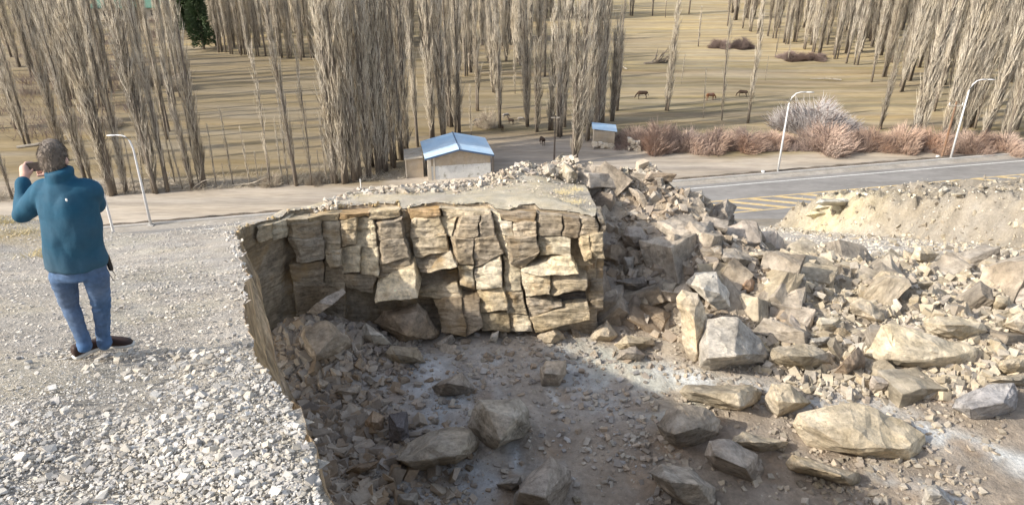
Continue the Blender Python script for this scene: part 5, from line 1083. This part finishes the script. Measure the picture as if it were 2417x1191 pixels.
# body: head, neck, arms, hands, trunk, legs as one skin surface
HC = PJ(127, 372, .05)
hd = [ellips(HC, (.078, .095, .112)), capsule(HC+Vector((0, .02, -.06)), HC+Vector((0, .045, -.075)), .05, .045), capsule(PJ(138, 412, .02), HC, .056, .058), ellips(HC+Vector((-.082, .0, -.022)), (.013, .022, .033), 10, 8), ellips(HC+Vector((.082, .0, -.022)), (.013, .022, .033), 10, 8), capsule(HC+Vector((0, .095, 0)), HC+Vector((0, .112, -.035)), .012, .018), ellips(HC+Vector((0, .088, -.062)), (.025, .012, .008), 10, 8)]
PH = PJ(80, 394, .28)          # phone centre
HP = PJ(60, 412, .24); KN = PJ(58, 397, .27)
hand = [capsule(WL, HP, .030, .034), capsule(HP, KN, .034, .032), capsule(HP+Vector((-.012, .0, 0)), KN+Vector((-.012, 0, .0)), .028, .026)]
for i, (a, b_, c_) in enumerate((((54, 398, .25), (61, 384, .29), (76, 383, .325)), ((54, 402, .26), (60, 391, .31), (77, 390, .330)), ((55, 406, .27), (61, 399, .32), (76, 397, .332)), ((57, 410, .27), (63, 406, .32), (74, 403, .330)))):
    hand += [capsule(PJ(*a), PJ(*b_), .0125, .011, 8), capsule(PJ(*b_), PJ(*c_), .011, .009, 8)]
hand += [capsule(PJ(64, 412, .23), PJ(73, 408, .262), .0145, .012, 8), capsule(PJ(73, 408, .262), PJ(77, 401, .268), .012, .010, 8)]
PR = PJ(112, 404, .40)
handr = [capsule(WR, PR, .03, .034)]
for i in range(4): handr += [capsule(PR+Vector((-.01, .0, .03-.02*i)), PR+Vector((-.045, .02, .035-.02*i)), .012, .011, 8), capsule(PR+Vector((-.045, .02, .035-.02*i)), PR+Vector((-.072, -.012, .03-.018*i)), .011, .009, 8)]
handr += [capsule(PR+Vector((0, -.02, -.02)), PR+Vector((-.05, -.045, -.02)), .014, .011, 8)]
arms = [capsule(SL, EL, .05, .042), capsule(EL, WL, .042, .030), capsule(SR, ER, .05, .042), capsule(ER, WR, .042, .030), capsule(PJ(138, 430), SL, .05, .05), capsule(PJ(160, 435), SR, .05, .05)]
trk = [loft([R3(186, 650, .15, .10), R3(180, 600, .16, .11), R3(165, 500, .17, .11), R3(155, 450, .15, .09), R3(147, 432, .08, .07)]), capsule(HL, KL, .08, .055), capsule(KL, AL, .05, .035), capsule(HR, KR, .08, .055), capsule(KR, AR, .05, .035), capsule(AL, FL+Vector((0, .03, .07)), .036, .034), capsule(AR, FR+Vector((.03, 0, .07)), .036, .034)]
link('body', remesh('body', hd+hand+handr+arms+trk, .006, M['skin'], 3), man)
# hair: short, fuller at the top, tapering to the nape
hr = [ellips(HC+Vector((.004, -.010, .020)), (.088, .100, .103), 20, 14), ellips(HC+Vector((.005, -.035, -.02)), (.082, .078, .095), 16, 12), ellips(HC+Vector((-.02, .035, .06)), (.075, .075, .065), 14, 10), ellips(HC+Vector((0, -.045, -.075)), (.058, .045, .045), 12, 8)]
hm_ = remesh('hair', hr, .007, M['hair'], 3, .008, 26, 5, (1, 1, .4))
link('hair', hm_, man)
# strands standing a little proud of the hair
g = np.random.default_rng(12); n = 1600; vi = g.integers(0, len(hm_.vertices), n); S = np.array([tuple(hm_.vertices[int(i)].co) for i in vi]); nn_ = np.array([tuple(hm_.vertices[int(i)].normal) for i in vi])
top = np.array(tuple(HC+Vector((.0, .01, .12)))); dn_ = S-top; dn_ /= np.linalg.norm(dn_, axis=1)[:, None]+1e-6
V, F = twigs(S-nn_*.004, nn_*.14+dn_*.9+g.normal(0, .07, S.shape), .016+.014*g.random(n), .0018*np.ones(n), -.16, 13, 3)
o = link('hair_strands', mesh_np('hair_strands', V, F, M['hair']), man); o['kind'] = 'stuff'
def shoe(F0, ang, nm):
    ca, sa = math.cos(ang), math.sin(ang)
    def T(x, y, z): return (F0.x+x*ca-y*sa, F0.y+x*sa+y*ca, F0.z+z)
    secs = [(-.085, .030), (-.07, .040), (-.02, .040), (.04, .038), (.10, .048), (.15, .046), (.185, .034), (.20, .018)]
    def lay(z0, z1, sc, tops=None):
        V = []; F = []; k = 10
        for i, (x, w_) in enumerate(secs):
            zt = z1 if tops is None else tops[i]
            for j in range(k):
                a = 6.28318*j/k; cy = math.cos(a); cz = math.sin(a); V.append(T(x*sc, w_*sc*(abs(cy)**.6)*(1 if cy > 0 else -1), (z0+zt)/2+(zt-z0)/2*(abs(cz)**.7)*(1 if cz > 0 else -1)))
        for i in range(len(secs)-1):
            for j in range(k): F.append((i*k+j, (i+1)*k+j, (i+1)*k+(j+1) % k, i*k+(j+1) % k))
        F.append(tuple(range(k))); F.append(tuple((len(secs)-1)*k+j for j in range(k))[::-1]); return V, F
    u, f = lay(.018, 0, 1.0, [.095, .115, .115, .105, .085, .068, .052, .035]); sh_ = link(nm, mesh_np(nm, u, f, M['shoe'], smooth=True), man)
    u, f = lay(-.004, .030, 1.06); link('sole', mesh_np('sole', u, f, M['sole'], smooth=True), sh_)
shoe(FL+Vector((.0, .02, 0)), .95, 'shoe'); shoe(FR+Vector((.0, .02, 0)), .22, 'shoe')
# dark pouch strap at the right hip
v, f = capsule(PJ(252, 605, .06), PJ(262, 634, .07), .02, .018, 8); v2, f2 = tube([PJ(262, 634, .07), PJ(272, 648, .07), PJ(270, 664, .07), PJ(258, 646, .07)], .003, 5); v, f = join((v, f), (v2, f2))
link('waist_strap', mesh_np('waist_strap', v, f, M['black'], smooth=True), man)
# phone held sideways
ph = empty('phone', ORG+PH, math.radians(6)); ph.rotation_euler.x = math.radians(-10); ph.rotation_euler.y = math.radians(-6); tag(ph, 'black smartphone held sideways in the raised left hand of the man', 'phone')
def rbox(w_, h_, t_, r_, y0):
    P = []
    for cx_, cz_, a0 in ((w_/2-r_, h_/2-r_, 0), (-w_/2+r_, h_/2-r_, 90), (-w_/2+r_, -h_/2+r_, 180), (w_/2-r_, -h_/2+r_, 270)):
        for k_2 in range(4): a = math.radians(a0+k_2*30); P.append((cx_+r_*math.cos(a), cz_+r_*math.sin(a)))
    n = len(P); V = [(x, y0, z) for x, z in P]+[(x, y0+t_, z) for x, z in P]
    return V, [tuple(range(n))[::-1], tuple(range(n, 2*n))]+[(i, (i+1) % n, n+(i+1) % n, n+i) for i in range(n)]
vf_link('case', rbox(.125, .066, .010, .010, -.004), M['black'], ph)
vf_link('screen', rbox(.117, .059, .0012, .007, -.0056), mat('phone_screen', (.05, .035, .03), rough=.15, nscale=20, amount=.5, bump=0, spec=.6), ph)
# ------------------------------------------------------------------ animals
M['brown_hide'] = mat('dark_brown_hide', (.06, .038, .026), nscale=2, amount=.2, bump=0); M['chestnut'] = mat('chestnut_hide', (.28, .13, .07), nscale=2, amount=.2, bump=0); M['grey_hide'] = mat('grey_hide', (.30, .27, .24), nscale=2, amount=.2, bump=0)
def beast_mesh(nm, m, graze=True, sc=1.0):
    P = [capsule((-.55, 0, 1.0), (.45, 0, 1.03), .27, .26), capsule((0, 0, .98), (.25, 0, .95), .29, .28)]
    for s in (-1, 1):
        P += [capsule((-.62, s*.13, .95), (-.52, s*.14, .66), .15, .085, 8), capsule((-.52, s*.14, .66), (-.66, s*.14, .40), .075, .05, 8), capsule((-.66, s*.14, .40), (-.62, s*.14, .06), .045, .05, 8)]
        P += [capsule((.48, s*.13, .9), (.52, s*.13, .48), .12, .06, 8), capsule((.52, s*.13, .48), (.50, s*.13, .06), .05, .05, 8)]
    if graze: P += [capsule((.55, 0, 1.05), (.98, 0, .62), .16, .10), capsule((.98, 0, .62), (1.10, 0, .22), .11, .065), capsule((.95, .08, .72), (.90, .13, .80), .03, .02, 6), capsule((.95, -.08, .72), (.90, -.13, .80), .03, .02, 6)]
    else: P += [capsule((.55, 0, 1.1), (.92, 0, 1.50), .17, .11), capsule((.92, 0, 1.50), (1.25, 0, 1.34), .11, .065), capsule((.9, .06, 1.58), (.88, .09, 1.70), .03, .015, 6), capsule((.9, -.06, 1.58), (.88, -.09, 1.70), .03, .015, 6)]
    P += [capsule((-.82, 0, 1.08), (-.95, 0, .55), .035, .05, 6)]
    return remesh(nm, P, .035, m, 2)
bm1 = beast_mesh('horse', M['brown_hide']); bm2 = beast_mesh('horse', M['chestnut']); bm3 = beast_mesh('goat', M['brown_hide'], False); bm4 = beast_mesh('goat', M['grey_hide'])
for nm, me_, px, py, s, rz, lb, ct in (('horse', bm1, 1515, 234, 1.25, math.pi, 'dark brown horse grazing left of the pinkish bushes in the field', 'horse'), ('horse', bm2, 1676, 237, 1.1, .3, 'chestnut horse grazing between the thin field poplars', 'horse'), ('horse', bm1, 1752, 230, 1.1, 2.8, 'dark horse grazing beside the tall loose poplar', 'horse'),
    ('goat', bm4, 1194, 281, .8, .6, 'small goat grazing in the clearing, the farthest of its flock', 'goat'), ('goat', bm3, 1206, 293, .75, 2.5, 'dark goat standing in the clearing right of the flock\'s middle', 'goat'), ('goat', bm3, 1186, 309, .75, -1.5, 'dark goat nearest to the house in the clearing', 'goat'), ('goat', bm4, 1128, 293, .75, 3.0, 'goat by the leaning thin poplar left of the flock', 'goat'), ('goat', bm4, 1230, 288, .7, 0, 'pale goat at the right of the flock in the clearing', 'goat'), ('horse', bm1, 1280, 342, 1.0, 1.9, 'dark foal standing in the yard behind the wooden pole', 'horse')):
    p = G(px, py); o = link(nm, me_, None, (p.x, p.y, 0)); o.scale = (s*.8, s*.8, s*.8); o.rotation_euler.z = rz; tag(o, lb, ct, 'animals in the clearing' if nm == 'goat' else 'horses in the fields')
